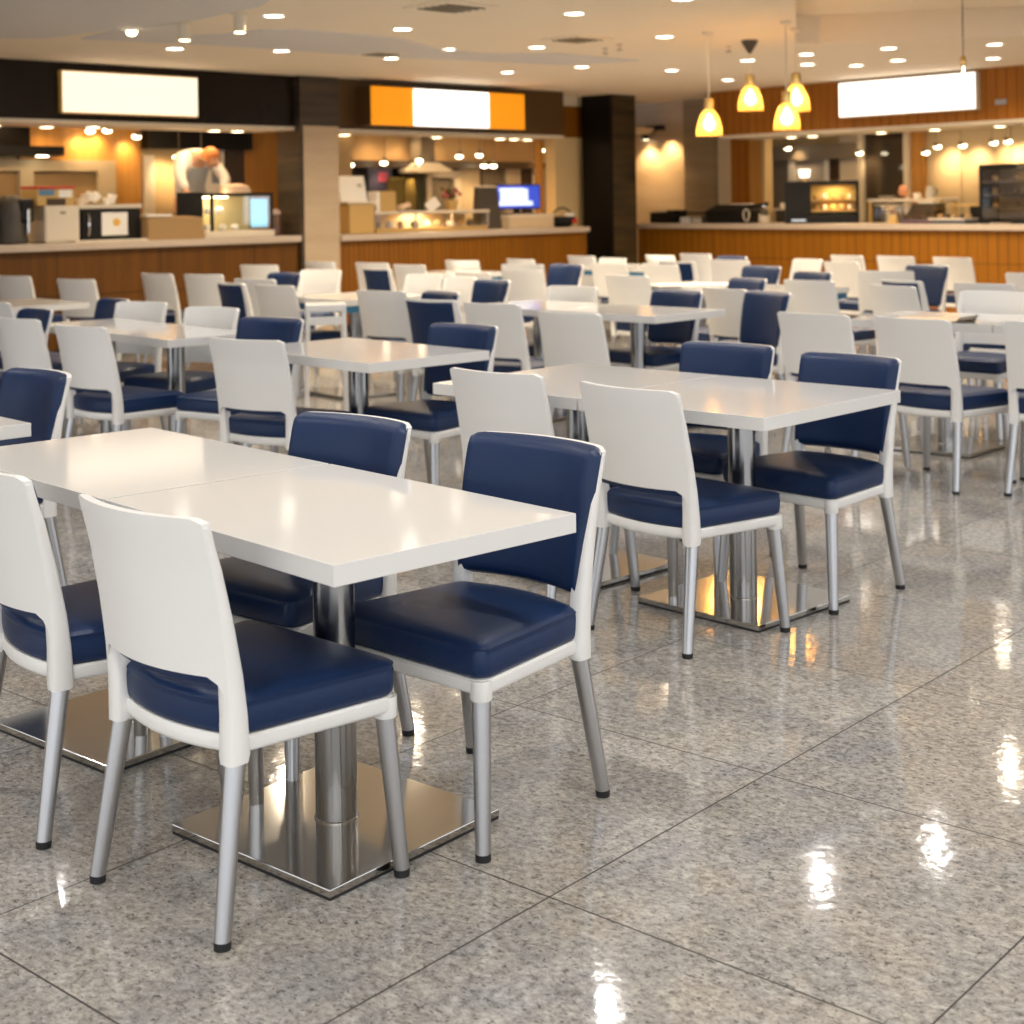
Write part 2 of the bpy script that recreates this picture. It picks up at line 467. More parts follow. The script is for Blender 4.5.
MB().bx(9.83, 10.2, 2.48, 2.495, 1.0, 1.96).obj('pane', mat('grey_pane', (.42, .38, .33), rough=.12), w2)
SL('trim_22', WOODK, (8.20, 8.26, .84, .95, 0, 2.31))
hd = thing('cooker_hood', 'pale flared cooker hood behind the middle counter', 'hood', wl(7.35, 2.1), AL)
MB().loft([[(-.36, -.10, 1.86), (.30, -.10, 1.86), (.30, .3, 1.86), (-.36, .3, 1.86)], [(-.36, -.10, 1.89), (.30, -.10, 1.89), (.30, .3, 1.89), (-.36, .3, 1.89)], [(-.18, .0, 2.0), (.14, .0, 2.0), (.14, .3, 2.0), (-.18, .3, 2.0)]]).obj('canopy', OFFW, hd)
MB().bx(-.14, .10, .05, .28, 2.0, 2.42).obj('duct', GREY, hd)
cu = thing('cupboard', 'olive green cupboard against the dark wall of the middle kitchen', 'cupboard', wl(6.95, 2.25), AL)
MB().bx(-.24, .24, 0, .24, .9, 1.80, bev=.01).obj('carcass', OLIVE, cu)
MB().bx(-.225, -.01, -.02, 0, .95, 1.78, bev=.005).obj('door', OLIVE, cu)
MB().bx(.01, .225, -.02, 0, .95, 1.78, bev=.005).obj('door', OLIVE, cu)
pc = thing('wall_picture', 'dark picture with pink and blue patches beside the olive cupboard', 'picture', wl(6.58, 2.3), AL)
MB().bx(-.2, .22, 0, .03, 1.62, 1.92).obj('canvas', mat('dark_blue_canvas', (.03, .03, .07), rough=.6), pc)
MB().bx(-.02, .14, -.006, 0, 1.74, 1.87).obj('pink_patch', mat('pink_paint', (.36, .05, .11), rough=.6), pc)

# counters
def counter(name, lab, fr, rz, u0, u1, ztop, m, wlab):
    f = wl if fr == 'L' else wr
    c = thing('service_counter', lab, 'counter', f(u0, 0), rz)
    MB().bx(0, u1-u0, .05, .75, .08, ztop-.07).obj('front_panel', m, c)
    MB().bx(0, u1-u0, .09, .72, 0, .08).obj('plinth', NEARBLACK, c)
    w = MB().bx(0, u1-u0, -.02, .82, ztop-.07, ztop, bev=.008).obj('worktop', SLABM, None, f(u0, 0), rz)
    tag(w, wlab, 'worktop')
counter('c', 'brown panelled counter base under the left stall', 'L', AL, -4.0, 3.49, 1.11, WOODL, 'pale stone worktop of the left stall holding the display case')
counter('c', 'brown grooved counter base under the middle stall', 'L', AL, 4.05, 8.24, 1.10, WOODC, 'pale stone worktop of the middle stall holding the blue monitor')
counter('c', 'orange brown slatted counter base under the right stall', 'R', AR, -1.6, 7.5, 1.11, WOODR, 'pale stone worktop along the right stall holding the black oven')

# ------------------------------------------------------------------ right stall
SR('wall_right', WOODF, (.02, 7.5, .0, .14, 2.28, H))
SR('trim_23', CREAM, (.02, 7.5, .0, .8, 2.24, 2.28))
SR('wall_right', WARM, (7.5, 16, .0, .2, 0, H))
SR('ceiling', WARM, (-.4, 7.5, .14, 2.4, 2.42, 2.5))
SR('wall_right', TAN, (-3.2, 7.5, 2.3, 2.42, 0, 2.5))
SR('wall_right', STONEB, (-3.4, -1.44, .95, 1.1, 0, H))
SR('pillar', STONEM, (-1.44, -.84, .84, 1.1, 0, H))
SR('wall_right', WARM, (-.84, -.54, .90, 1.1, 0, 2.6))
SR('trim_24', OFFW, (-.84, -.54, .88, 1.1, 2.6, H))
SR('wall_right', WOODF, (-.54, -.20, .84, 1.1, 0, H))
SR('trim_25', WOODK, (-.20, .02, .84, 1.0, 0, 2.28))
SR('wall_right', WOODF, (-.20, .05, .0, .9, 2.28, H))
SR('trim_26', TAN, (.02, .07, .84, 1.0, 0, 2.28))
SR('trim_27', GREY, (-1.6, .64, 2.12, 2.3, 1.98, 2.2))
SR('trim_28', DARKB, (-1.2, -1.05, 2.2, 2.3, .9, 2.0))
SR('trim_29', GREY, (-1.05, -.63, 2.24, 2.3, .9, 2.0))
d2 = SR('door_2', PAPER, (-.63, -.54, 2.18, 2.3, .9, 2.10), (.02, .10, 2.18, 2.3, .9, 2.10), (-.63, .10, 2.18, 2.3, 2.04, 2.12))
MB().bx(-.54, .02, 2.25, 2.29, .9, 2.04).obj('door_leaf', mat('grey_white_leaf', (.52, .48, .42), rough=.25), d2)
SR('trim_30', DARKB, (.10, .25, 2.2, 2.3, .9, 2.1))
SR('trim_31', CREAM, (.25, .66, 2.24, 2.3, .9, 2.3))
wf = MB(); wf.bx(.66, 1.50, 2.1, 2.22, 2.30, 2.40); wf.bx(.66, .75, 2.1, 2.22, .9, 2.3); wf.bx(1.42, 1.50, 2.1, 2.22, .9, 2.3)
w3 = struct('window_3', wf, CREAM, **RW)
MB().bx(.75, 1.42, 2.16, 2.18, .9, 2.3).obj('pane', mat('dark_glass_pane', (.05, .04, .03), rough=.05, spec=.9), w3)
SR('trim_32', WOODK, (1.50, 1.70, 2.16, 2.3, .9, 2.42))
SR('trim_33', mat('ochre_plaster', (.52, .41, .25), rough=.6, var=.06, vs=3), (1.70, 2.22, 2.24, 2.3, .9, 2.42), (2.235, 2.95, 2.24, 2.3, .9, 2.42), (2.965, 3.6, 2.24, 2.3, .9, 2.42), (3.615, 7.5, 2.24, 2.3, .9, 2.42))

# ------------------------------------------------------------------ lit signs
def sign(lab, f, rz, u0, u1, z0, z1, n, thick, lm, frame=None):
    t = thing('lit_sign', lab, 'sign', f((u0+u1)/2, n), rz)
    w = (u1-u0)/2
    MB().bx(-w, w, .012, thick, z0, z1, bev=.006).obj('housing', frame or OFFW, t)
    MB().bx(-w+.012, w-.012, 0, .012, z0+.012, z1-.012).obj('light_panel', lm, t)
    return t
sign('blank warm white lit sign on the black board of the left stall', wl, AL, .66, 2.21, 2.37, 2.79, .02, .08, SIGNW, mat('amber_rim', (.65, .38, .08), rough=.4))
t = thing('lit_sign', 'orange lit sign with a blank white centre over the middle stall', 'sign', wl(5.60, -.20), AL)
MB().bx(-1.24, 1.24, .015, .30, 2.34, 2.78, bev=.01).obj('housing', BROWNB, t)
AMB = emit('amber_panel', (1.0, .36, .004), .28)
MB().bx(-1.24, -.61, 0, .015, 2.34, 2.78).obj('orange_panel', AMB, t)
MB().bx(.61, 1.24, 0, .015, 2.34, 2.78).obj('orange_panel', AMB, t)
MB().bx(-.61, .61, -.01, .015, 2.345, 2.775).obj('white_panel', SIGNC, t)
sign('blank white lit sign on the slatted wood over the right stall', wr, AR, 2.05, 3.96, 2.41, 2.84, -.10, .10, SIGNC)
# ------------------------------------------------------------------ chairs
def lerp(a, b, t): return a+(b-a)*t
def shell_hw(z): return lerp(.222, .226, max(0, min(1, (z-.365)/(.842-.365))))
def shell_y(z):
    P_ = [(.345, -.178), (.44, -.178), (.52, -.183), (.62, -.196), (.74, -.217), (.848, -.245)]
    for (z0, y0), (z1, y1) in zip(P_, P_[1:]):
        if z <= z1: return lerp(y0, y1, max(0, (z-z0)/(z1-z0)))
    return P_[-1][1]
def bulge(z): return .050
def mesh_shell():
    mb = MB()
    nu, nz = 20, 12
    F, K = [], []
    for i in range(nz+1):
        rf, rk = [], []
        for j in range(nu+1):
            u = -1+2*j/nu
            e = max(0, (abs(u)-.80)/.20)
            zb = .522-.055*e*e
            z = lerp(zb, .848-.010*max(0, (abs(u)-.88)/.12)**2, i/nz)
            x = u*(shell_hw(z)-.004)
            y = shell_y(z)-bulge(z)*(1-u*u)
            rk.append((x, y, z)); rf.append((x, y+.020, z))
        F.append(rf); K.append(rk)
    mb.slab(F, K)
    for sx in (-1, 1):
        loops = []
        for z in [.345, .36, .40, .44, .48, .52, .57, .62, .68, .74, .80, .829]:
            xo = sx*shell_hw(z); w = lerp(.047, .030, (z-.345)/.5); dp = lerp(.054, .0195, (z-.345)/.5)
            y0 = shell_y(z)-.002; b = .007
            if z == .345: w *= .9; dp *= .9
            xi = xo-sx*w
            l = [(xo-sx*b, y0, z), (xo, y0+b, z), (xo, y0+dp-b, z), (xo-sx*b, y0+dp, z), (xi+sx*b, y0+dp, z), (xi, y0+dp-b, z), (xi, y0+b, z), (xi+sx*b, y0, z)]
            loops.append(l if sx > 0 else l[::-1])
        mb.loft(loops)
    return mb.mesh('backrest', WHITE, ang=50)
def sheet(x0, x1, z0, z1, off, th, p=8.0, n=16, side=1, ex=.42, dip=0.0):
    """upholstered sheet following the shell; off from the shell's rear face"""
    mb = MB(); F, K = [], []
    for i in range(n+1):
        b = -1+2*i/n; b = math.copysign(abs(b)**.6, b)
        rf, rk = [], []
        for j in range(n+1):
            a = -1+2*j/n; a = math.copysign(abs(a)**.6, a)
            z = lerp(z0, z1, (b+1)/2); x = lerp(x0, x1, (a+1)/2)*lerp(.955, 1.0, (b+1)/2)
            z -= dip*max(0, b)**6*max(0, (abs(a)-.86)/.14)**2
            u = x/shell_hw(z)
            y = shell_y(z)-bulge(z)*(1-u*u)+off
            e = (max(0, 1-abs(a)**p)*max(0, 1-abs(b)**p))**ex
            rk.append((x, y, z)); rf.append((x, y+side*th*e, z))
        F.append(rf); K.append(rk)
    mb.slab(F, K)
    return mb
def foot_loop(z, inset, rr, bow=.03, nc=6):
    """rounded trapezoid of the seat, rear edge bowed"""
    xr, xf, yr, yf = .212-inset, .258-inset, -.158+inset*.6, .245-inset
    pts = []
    def arc(cx, cy, a0, a1):
        for k in range(nc+1):
            a = lerp(a0, a1, k/nc); pts.append((cx+rr*cos(a), cy+rr*sin(a), z))
    arc(xf-rr, yf-rr, 0, pi/2); arc(-xf+rr, yf-rr, pi/2, pi)
    arc(-xr+rr, yr+rr, pi, 1.5*pi)
    for k in range(1, 8):
        t = k/8; pts.append((lerp(-xr+rr, xr-rr, t), yr-bow*4*t*(1-t), z))
    arc(xr-rr, yr+rr, 1.5*pi, 2*pi)
    return pts
def mesh_seatframe():
    mb = MB(); mb.loft([foot_loop(.358, .012, .03), foot_loop(.362, .004, .03), foot_loop(.368, .001, .03), foot_loop(.389, .001, .03), foot_loop(.394, .006, .03)])
    for sx in (-1, 1):
        mb.tube([(sx*.2335, .2215, .392), (sx*.2335, .2215, .350), (sx*.2335, .2215, .346)], [.0255, .0255, .0235], 18)
    return mb.mesh('seat_frame', WHITE)
def mesh_cushion():
    mb = MB(); L_ = [(.394, .014), (.398, .006), (.405, .002), (.420, .0), (.448, .0), (.4585, .002), (.4605, .0002), (.4630, .0002), (.4650, .004), (.468, .008), (.472, .016), (.476, .03), (.479, .06), (.481, .11), (.482, .15)]
    mb.loft([foot_loop(z, i+.001, max(.012, .032-i*.1), bow=.028) for z, i in L_])
    return mb.mesh('seat_cushion', NAVY, ang=60)
def mesh_leg(front, sx):
    mb = MB()
    if front: a, b = (sx*.232, .220, .36), (sx*.254, .244, .012)
    else: a, b = (sx*.200, -.154, .352), (sx*.2235, -.2085, .012)
    a, b = Vector(a), Vector(b)
    mb.tube([a, a.lerp(b, .05), b], [.0215, .0215, .0172], 16)
    m1 = mb.mesh('leg', LEG)
    c = MB(); c.tube([b+(a-b)*.012, b+Vector((0, 0, -.012))], [.0178, .0172], 16)
    return m1, c.mesh('foot_cap', RUB)
M_SHELL, M_FRAME, M_CUSH = mesh_shell(), mesh_seatframe(), mesh_cushion()
M_PAD = sheet(-.2125, .2125, .502, .8435, .0205, .028, 14, dip=.012).mesh('back_pad', NAVY, ang=70)
M_PADF = sheet(-.2262, .2262, .490, .8490, .0205, .038, 12, ex=.28, dip=.013).mesh('back_pad', NAVY, ang=70)
M_REAR = sheet(-.196, .196, .53, .832, .001, .008, 14, side=-1).mesh('rear_cover', NAVY, ang=70)
M_LEGS = [mesh_leg(f, s) for f in (True, False) for s in (-1, 1)]
CG = {'R': 'white backed dining chairs seen from behind', 'F': 'dining chairs facing the camera', 'N': 'dining chairs with navy covered backs'}
def chair(key, x, y, th, typ, label, caps):
    t = thing('dining_chair', label, 'chair', (x, y, 0), th-pi/2, {'R': CG['R'], 'P': CG['F'], 'W': CG['F'], 'N': CG['N']}[typ])
    def ch(name, me, par=t):
        return link(bpy.data.objects.new(name, me), par)
    b = ch('backrest', M_SHELL); ch('seat_frame', M_FRAME); ch('seat_cushion', M_CUSH)
    if typ in 'RPN': ch('back_pad', M_PADF if typ == 'P' else M_PAD)
    if typ == 'N': ch('rear_cover', M_REAR)
    for lm, cm in M_LEGS:
        l = ch('leg', lm)
        if caps: ch('foot_cap', cm, l)
    return t
CH = {'c1': (-0.613, 3.248, 0.825, 'R'),
 'c2': (-0.105, 3.672, 3.962, 'F'),
 'c0': (-1.065, 3.729, 0.664, 'R'),
 'c3': (-0.611, 4.095, 4.023, 'F'),
 'c4': (0.545, 5.066, 0.719, 'R'),
 'cL': (-1.942, 5.444, 3.942, 'F'),
 'c5': (1.114, 5.589, 3.871, 'F'),
 'c7': (0.087, 5.582, 0.836, 'R'),
 'c6': (0.739, 6.093, 3.994, 'F'),
 'w2': (-1.102, 7.045, 1.015, 'R'),
 'nH': (-0.401, 7.261, 3.981, 'F'),
 'w10': (2.667, 7.288, 1.021, 'R'),
 'w9': (2.152, 7.594, 0.699, 'R'),
 'w1': (-2.093, 7.934, 0.889, 'R'),
 'w8': (1.734, 8.007, 0.758, 'R'),
 'nC': (-1.428, 7.866, 4.137, 'F'),
 'w7': (0.456, 8.323, 0.837, 'R'),
 'wD': (-2.623, 8.546, 0.874, 'R'),
 'wG': (-1.933, 8.762, 4.099, 'F'),
 'nA': (-3.041, 8.861, 3.826, 'F'),
 'wE': (-2.49, 9.35, 4.151, 'F'),
 'nB': (-2.818, 9.764, 3.789, 'F'),
 'w6': (0.019, 9.158, 0.861, 'R'),
 'wq': (2.827, 9.162, 3.957, 'F'),
 'wC': (-3.263, 10.045, 0.8, 'R'),
 'nN': (1.442, 9.569, 3.627, 'F'),
 'nG': (-0.376, 9.624, 0.896, 'R'),
 'nM': (0.913, 9.821, 3.827, 'F'),
 'nF': (-0.679, 10.066, 3.723, 'F'),
 'we': (1.621, 10.238, 0.581, 'R'),
 'wX': (0.265, 10.42, 4.009, 'F'),
 'wm': (2.769, 10.281, 0.507, 'R'),
 'w5': (-0.787, 10.647, 0.94, 'R'),
 'wp': (3.375, 10.408, 0.8, 'R'),
 'nU': (2.997, 10.872, 0.443, 'R'),
 'nO': (1.568, 11.205, 3.593, 'F'),
 'nI': (-0.345, 11.495, 3.765, 'F'),
 'wh': (2.331, 11.118, 0.74, 'R'),
 'wJ': (-1.659, 11.555, 0.865, 'R'),
 'wo': (4.129, 11.608, 0.8, 'R'),
 'n4': (-2.036, 11.949, 0.668, 'R'),
 'nS': (2.219, 11.993, 3.623, 'F'),
 'wQ': (-0.618, 12.023, 3.775, 'F'),
 'wb': (1.07, 12.171, 0.804, 'R'),
 'wP': (-0.912, 12.47, 3.935, 'F'),
 'wl': (3.098, 12.361, 1.204, 'R'),
 'wI': (-2.005, 12.566, 1.002, 'R'),
 'nV': (3.406, 12.859, 3.771, 'F'),
 'nD': (-2.183, 13.156, 3.951, 'F'),
 'wB': (-3.606, 12.981, 1.027, 'R'),
 'wR': (-0.183, 13.1, 0.771, 'R'),
 'nP': (2.014, 13.11, 3.781, 'F'),
 'wU': (0.217, 13.41, 0.928, 'R'),
 'w4': (-2.63, 13.507, 1.047, 'R'),
 'wL': (-1.873, 13.6, 4.241, 'F'),
 'w3': (-3.08, 13.773, 0.887, 'R'),
 'wA': (-4.409, 13.768, 1.058, 'R'),
 'wi': (3.23, 13.991, 0.573, 'R'),
 'nJ': (0.332, 14.039, 3.848, 'F'),
 'nE': (-1.099, 14.191, 0.716, 'R'),
 'wa': (1.551, 14.214, 0.729, 'R'),
 'wT': (0.189, 14.64, 1.127, 'R'),
 'nL': (1.747, 14.705, 0.8, 'R'),
 'wg': (2.651, 14.443, 3.602, 'F'),
 'wY': (1.077, 14.495, 0.797, 'R'),
 'wf': (2.277, 14.889, 0.86, 'R'),
 'wn': (4.438, 14.667, 0.641, 'R'),
 'wN': (-0.865, 14.921, 0.827, 'R'),
 'wk': (4.011, 15.176, 0.68, 'R'),
 'nQ': (2.074, 15.394, 3.721, 'F'),
 'wY2': (0.841, 15.388, 3.732, 'F'),
 'wH': (-2.483, 15.434, 1.154, 'R'),
 'wj': (3.621, 15.527, 0.573, 'R'),
 'wM': (-1.303, 15.522, 0.936, 'R'),
 'wV': (0.924, 16.458, 0.673, 'R'),
 'wZ': (1.774, 16.365, 0.652, 'R'),
 'wO': (-0.388, 15.748, 0.913, 'R'),
 'wS': (0.258, 15.834, 0.684, 'R'),
 'wK': (-1.889, 15.989, 0.88, 'R'),
 'wc': (2.179, 16.645, 0.729, 'R')}
LAB = {
 'c0': 'white backed chair cut off by the left picture edge, beside the closest chair',
 'c1': 'closest chair, white back towards us, navy seat pushed at the near table',
 'c2': 'navy padded chair facing us at the near table, in front of its open corner',
 'c3': 'navy padded chair facing us behind the near table, at its seam',
 'cL': 'navy padded chair facing us at the left picture edge, behind a cut off table corner',
 'c4': 'white backed chair in front of the right hand table pair, whole seat and legs showing',
 'c5': 'navy padded chair facing us at the open right end of the second table',
 'c6': 'navy padded chair facing us behind the second table, left of its end chair',
 'c7': 'white backed chair at the left half of the second table, behind the near navy chair',
 'w1': 'white backed chair with navy seat showing, left of the near table, at a seamed table',
 'w2': 'white backed chair on the left, just behind the near table, before the square table',
 'nH': 'navy padded chair facing us at the right corner of the single square table',
 'w8': 'white backed chair directly behind the right end navy chair of the second table',
 'w9': 'white backed chair on the right, fully seen, in front of the table with the menu',
 'w10': 'white backed chair cut off by the right picture edge at the menu table',
 'nC': 'navy padded chair facing us between the seamed left table and the square table',
 'w7': 'white backed chair just behind the far edge of the second table, at the third pair',
 'w6': 'white backed chair standing right behind the navy chair at the square table corner',
 'wD': 'white backed chair at the left picture edge, left of the seamed table chair',
 'wG': 'plain white chair facing us behind the right corner of the seamed left table',
 'wE': 'plain white chair facing us behind the middle of the seamed left table',
 'nA': 'navy padded chair showing under the far left table edge, facing us',
 'nB': 'navy padded chair mostly hidden behind a plain white chair at the seamed left table',
 'wC': 'white backed chair below the far left table edge, cut off by the picture edge',
 'wq': 'plain white chair facing us at the far side of the menu table',
 'nN': 'navy padded chair facing us under the edge of the paper strewn table, seat showing',
 'nG': 'navy covered chair back between two white backs, behind the square table',
 'nM': 'navy padded chair facing us at the right end of the third table pair',
 'nF': 'navy padded chair facing us, top just above the large navy covered back',
 'we': 'white backed chair right of the navy chair at the third table pair, before the papers',
 'wX': 'plain white chair facing us behind the seam of the third table pair',
 'wm': 'white backed chair just behind the left end of the menu table',
 'w5': 'white backed chair behind the square table, left of the large navy covered back',
 'wp': 'white backed chair behind the plain white chair at the menu table, right side',
 'nU': 'navy covered chair back behind the white chair at the menu table left end',
 'nO': 'navy padded chair facing us behind the paper strewn table, only the top showing',
 'nI': 'navy padded chair facing us, white side edge, behind the left part of the third tables',
 'wh': 'white backed chair at the right end of the paper strewn table',
 'wJ': 'white backed chair at the left end of the blue edged table, beside the white stool',
 'wo': 'white backed chair at the far right picture edge before the slatted counter',
 'n4': 'navy covered chair back in front of the left counter, narrow white side edge',
 'nS': 'navy padded chair facing us, low wide top before two white backs near the right counter',
 'wQ': 'plain white chair facing us, right one of the close pair near the middle counter',
 'wb': 'tall white backed chair behind the third table pair, right of the plain white one',
 'wP': 'plain white chair facing us, left one of the close pair near the middle counter',
 'wl': 'wide white back behind the menu table, left of the navy chair facing us',
 'wI': 'white backed chair at the blue edged table, partly behind a nearer white back',
 'nV': 'navy padded chair facing us with white rail and post, before the right counter',
 'nD': 'navy padded chair half hidden between white backs before the left stone pillar',
 'wB': 'white backed chair with dark pad edge at the far left table, before the counter',
 'wR': 'white backed chair low in front of the dark edged far table, middle counter',
 'nP': 'navy padded chair facing us with white right edge, behind the paper strewn table',
 'wU': 'tall white back directly right of the navy chair with the white side edge',
 'w4': 'second white backed chair from the left counter joint, beside a navy covered back',
 'wL': 'plain white chair facing us at the blue edged table, below the stone pillar',
 'w3': 'white backed chair alone before the brown counter joint, left of a similar pair',
 'wA': 'white backed chair at the left picture edge before the brown counter',
 'wi': 'white backed chair in the right far group, low and just before another white back',
 'nJ': 'navy padded chair facing us before the black pillar, darkest of the far row',
 'nE': 'navy covered chair back framed by a white chair before the middle counter',
 'wa': 'white backed chair in the far row before the black pillar, right of the striped face',
 'wT': 'middle white back of the three stacked in line before the middle counter',
 'nL': 'navy covered chair back beside a white one, left below the pendants',
 'wg': 'plain white chair facing us before the right counter, left of two white backs',
 'wY': 'white backed chair before the black pillar foot, right of a dark navy one',
 'wf': 'white backed chair below the left pendant, in front of far navy tops',
 'wn': 'white backed chair nearest the right counter, behind the navy chair with a white rail',
 'wN': 'white backed chair at the left end of the dark edged far table',
 'wk': 'white backed chair against the right counter below the display shelves, rightmost but one',
 'nQ': 'navy chair top peeping over a white back at the right counter',
 'wY2': 'plain white chair facing us at the foot of the striped dark pillar',
 'wH': 'white backed chair before the left counter, left of the stone pillar',
 'wj': 'white backed chair against the right counter below the black display cabinet',
 'wM': 'white backed chair behind the navy covered back before the middle counter',
 'wV': 'white backed chair touching the right end of the middle counter front',
 'wZ': 'white backed chair at the left end of the right counter, below the small black box',
 'wO': 'white backed chair before the middle counter, behind the dark edged table',
 'wS': 'farthest white back of the three in line before the middle counter',
 'wK': 'white backed chair right at the foot of the beige stone pillar',
 'wc': 'tallest looking far white back below the left pendant, against the slatted counter',
}
for k, (x, y, th, fr) in CH.items():
    if fr == 'R': typ = 'N' if k[0] == 'n' else 'R'
    else: typ = 'P' if k[0] in 'nc' else 'W'
    chair(k, x, y, th, typ, LAB[k], y < 6.5 or k in ('w9', 'w10'))

# ------------------------------------------------------------------ tables
TB = {'T1r': (-0.36, 2.938, 2.314, 0.948, 0.675),
 'T1l': (-1.006, 3.64, 2.314, 0.975, 0.675),
 'T2r': (0.798, 4.81, 2.38, 0.794, 0.875),
 'T2l': (0.219, 5.362, 2.38, 0.75, 0.875),
 'TL': (-2.138, 4.431, 2.33, 0.9, 0.75),
 'T3r': (-1.835, 7.93, 2.3, 0.82, 0.56),
 'T3l': (-2.385, 8.546, 2.3, 0.82, 0.56),
 'T4': (-0.643, 6.62, 2.321, 1.108, 0.722),
 'T6r': (0.847, 9.005, 2.358, 0.858, 0.7),
 'T6l': (0.235, 9.615, 2.358, 0.85, 0.7),
 'T7r': (3.237, 7.545, 2.45, 0.85, 0.72),
 'T7l': (2.578, 8.09, 2.45, 0.85, 0.72),
 'T5': (-3.7, 10.629, 2.303, 0.857, 0.75),
 'T8': (-1.223, 10.913, 2.282, 0.821, 0.75),
 'T9': (-0.588, 14.472, 2.322, 0.821, 0.75),
 'T10': (1.329, 15.333, 2.35, 0.85, 0.75),
 'T11r': (2.106, 11.172, 2.33, 0.8, 0.7),
 'T11l': (1.551, 11.757, 2.33, 0.8, 0.7)}
TLAB = {
 'T1r': 'nearest white table with its open corner towards us on a steel pedestal',
 'T1l': 'white table joined to the nearest one, behind the two left white backs',
 'T2r': 'right hand white table of the second pair, open corner over a steel base plate',
 'T2l': 'left hand white table of the second pair, behind a white chair',
 'TL': 'white table of which one corner shows at the left picture edge',
 'T3r': 'white table on the left with a steel pole, right half of a seamed pair',
 'T3l': 'white table on the left, left half of a seamed pair behind a white chair',
 'T4': 'single square white table between the near table and the counter',
 'T6r': 'white table of the third pair, open corner right of the centre',
 'T6l': 'white table of the third pair, left half, behind a white chair back',
 'T7r': 'white table at the right picture edge behind a cut off chair',
 'T7l': 'white table carrying the folded menu on the right',
 'T5': 'white table at the left picture edge before the brown counter',
 'T8': 'white table with a blue edge band before the stone pillar',
 'T9': 'far white table with a dark edge before the middle counter',
 'T10': 'farthest white table with a blue edge before the black pillar',
 'T11r': 'white table with a bright blue edge band below the pendants',
 'T11l': 'white table with loose papers on it, left of the blue edged one',
}
for k, (x, y, th, L_, W_) in TB.items():
    e1 = Vector((cos(th), sin(th))); e2 = Vector((sin(th), -cos(th)))
    c = Vector((x, y))+e1*L_/2+e2*W_/2
    t = thing('dining_table', TLAB[k], 'table', (c.x, c.y, 0), th-pi/2, 'white pedestal tables')
    g = .0018
    MB().box((0, 0, .75-.022), (W_-2*g, L_-2*g, .044), bev=.0014).obj('tabletop', TOP, t)
    if k in ('T8', 'T9', 'T10', 'T11r'):
        MB().box((0, 0, .684), (W_-.03, L_-.03, .054), bev=.003).obj('blue_edge_band', BLUE, t)
        t.children[-1]['label'] = 'blue band under the white top'
    MB().lathe([(.049, .022), (.049, .70)], 32).obj('pedestal', POLE, t)
    MB().lathe([(.052, .024), (.052, .027), (.0495, .029)], 32).obj('collar', STEEL, t)
    s = .27 if L_ < 1.05 else .27
    pr_ = .12 if k[:2] in ('T1',) else -.05
    MB().box((0, 0, .0155), (2*s, 2*s, .017), rz=pr_, bev=.002).obj('base_plate', STEEL, t)
    MB().box((0, 0, .004), (2*s-.003, 2*s-.003, .008), rz=pr_).obj('rubber_base', RUB, t)
    b = MB(); b.box((0, 0, .705), (.36, .05, .012)); b.box((0, 0, .7045), (.05, .36, .011)); b.obj('support_bracket', DGREY, t)

# white open stool under the blue edged table
st = thing('stool', 'white open framed stool beside the blue edged table, legs showing', 'stool', (-1.27, 10.12, 0), .15)
MB().box((0, 0, .76), (.27, .26, .05), bev=.008).obj('seat', WHITE, st)
MB().box((0, -.11, .675), (.25, .03, .055), bev=.006).obj('rail', WHITE, st)
for sx in (-1, 1):
    for sy in (-1, 1):
        MB().tube([(sx*.118, sy*.11, .745), (sx*.135, sy*.13, 0)], [.017, .013], 10).obj('leg', WHITE, st)

# menu and papers lying on tables
mt = thing('menu', 'folded tan menu with a dark edge lying on the right hand table', 'menu', (2.37, 8.44, .7515), -.35)
PB = MB(); PB.box((0, 0, .004), (.42, .30, .004)); PB.obj('inside_page', mat('tan_page', (.72, .56, .36), rough=.5), mt)
PB = MB(); PB.box((0, -.01, .0015), (.43, .31, .003)); PB.box((.17, -.02, .012), (.12, .28, .003), ry=-.16); PB.obj('cover', NEARBLACK, mt)
for i, (x, y, rz, lab) in enumerate([(1.30, 12.12, .3, 'left white newspaper sheet on the table below the pendants'), (1.62, 12.17, -.2, 'right bluish newspaper sheet on the table below the pendants')]):
    p = MB().loft([[(-.19, -.14, 0), (.19, -.14, 0), (.19, .14, 0), (-.19, .14, 0)], [(-.19, -.14, .012), (.19, -.14, .004), (.19, .14, .012), (-.19, .14, .016)]]).obj('newspaper', PAPER if i == 0 else mat('bluish_paper', (.66, .70, .76), rough=.7), None, (x, y, .751), rz)
    tag(p, lab, 'newspaper')
# ------------------------------------------------------------------ lamps
def lamp(kind, loc, energy, col, parent=None, size=.07, rot=(0, 0, 0), spot=2.2, blend=.6, spread=None):
    l = bpy.data.lights.new('lamp', kind)
    l.energy = energy; l.color = col
    if kind == 'AREA':
        l.shape = 'DISK'; l.size = size*2
        if spread: l.spread = spread
    else:
        l.shadow_soft_size = size
    if kind == 'SPOT':
        l.spot_size = spot; l.spot_blend = blend
    o = bpy.data.objects.new('lamp', l)
    o.location = loc; o.rotation_euler = rot
    return link(o, parent)
DL_COL = (1.0, .83, .61)
def dl_mesh():
    a = MB(); a.lathe([(.072, 0), (.088, 0), (.092, -.006), (.088, -.010), (.072, -.006)], 28, cap0=False, cap1=False)
    b = MB(); b.lathe([(.001, -.004), (.074, -.004)], 28, cap0=True, cap1=False)
    return a.mesh('trim_ring', PAPER), b.mesh('lens', DISC)
RING, LENS = dl_mesh()
def downlight(x, y, z, lab, e=9.0, col=DL_COL):
    t = thing('downlight', lab, 'ceiling light', (x, y, z), 0, 'round downlights in the hall ceiling')
    link(bpy.data.objects.new('trim_ring', RING), t); link(bpy.data.objects.new('lens', LENS), t)
    lamp('AREA', (0, 0, -.012), e, col, t, .045, spread=2.6)
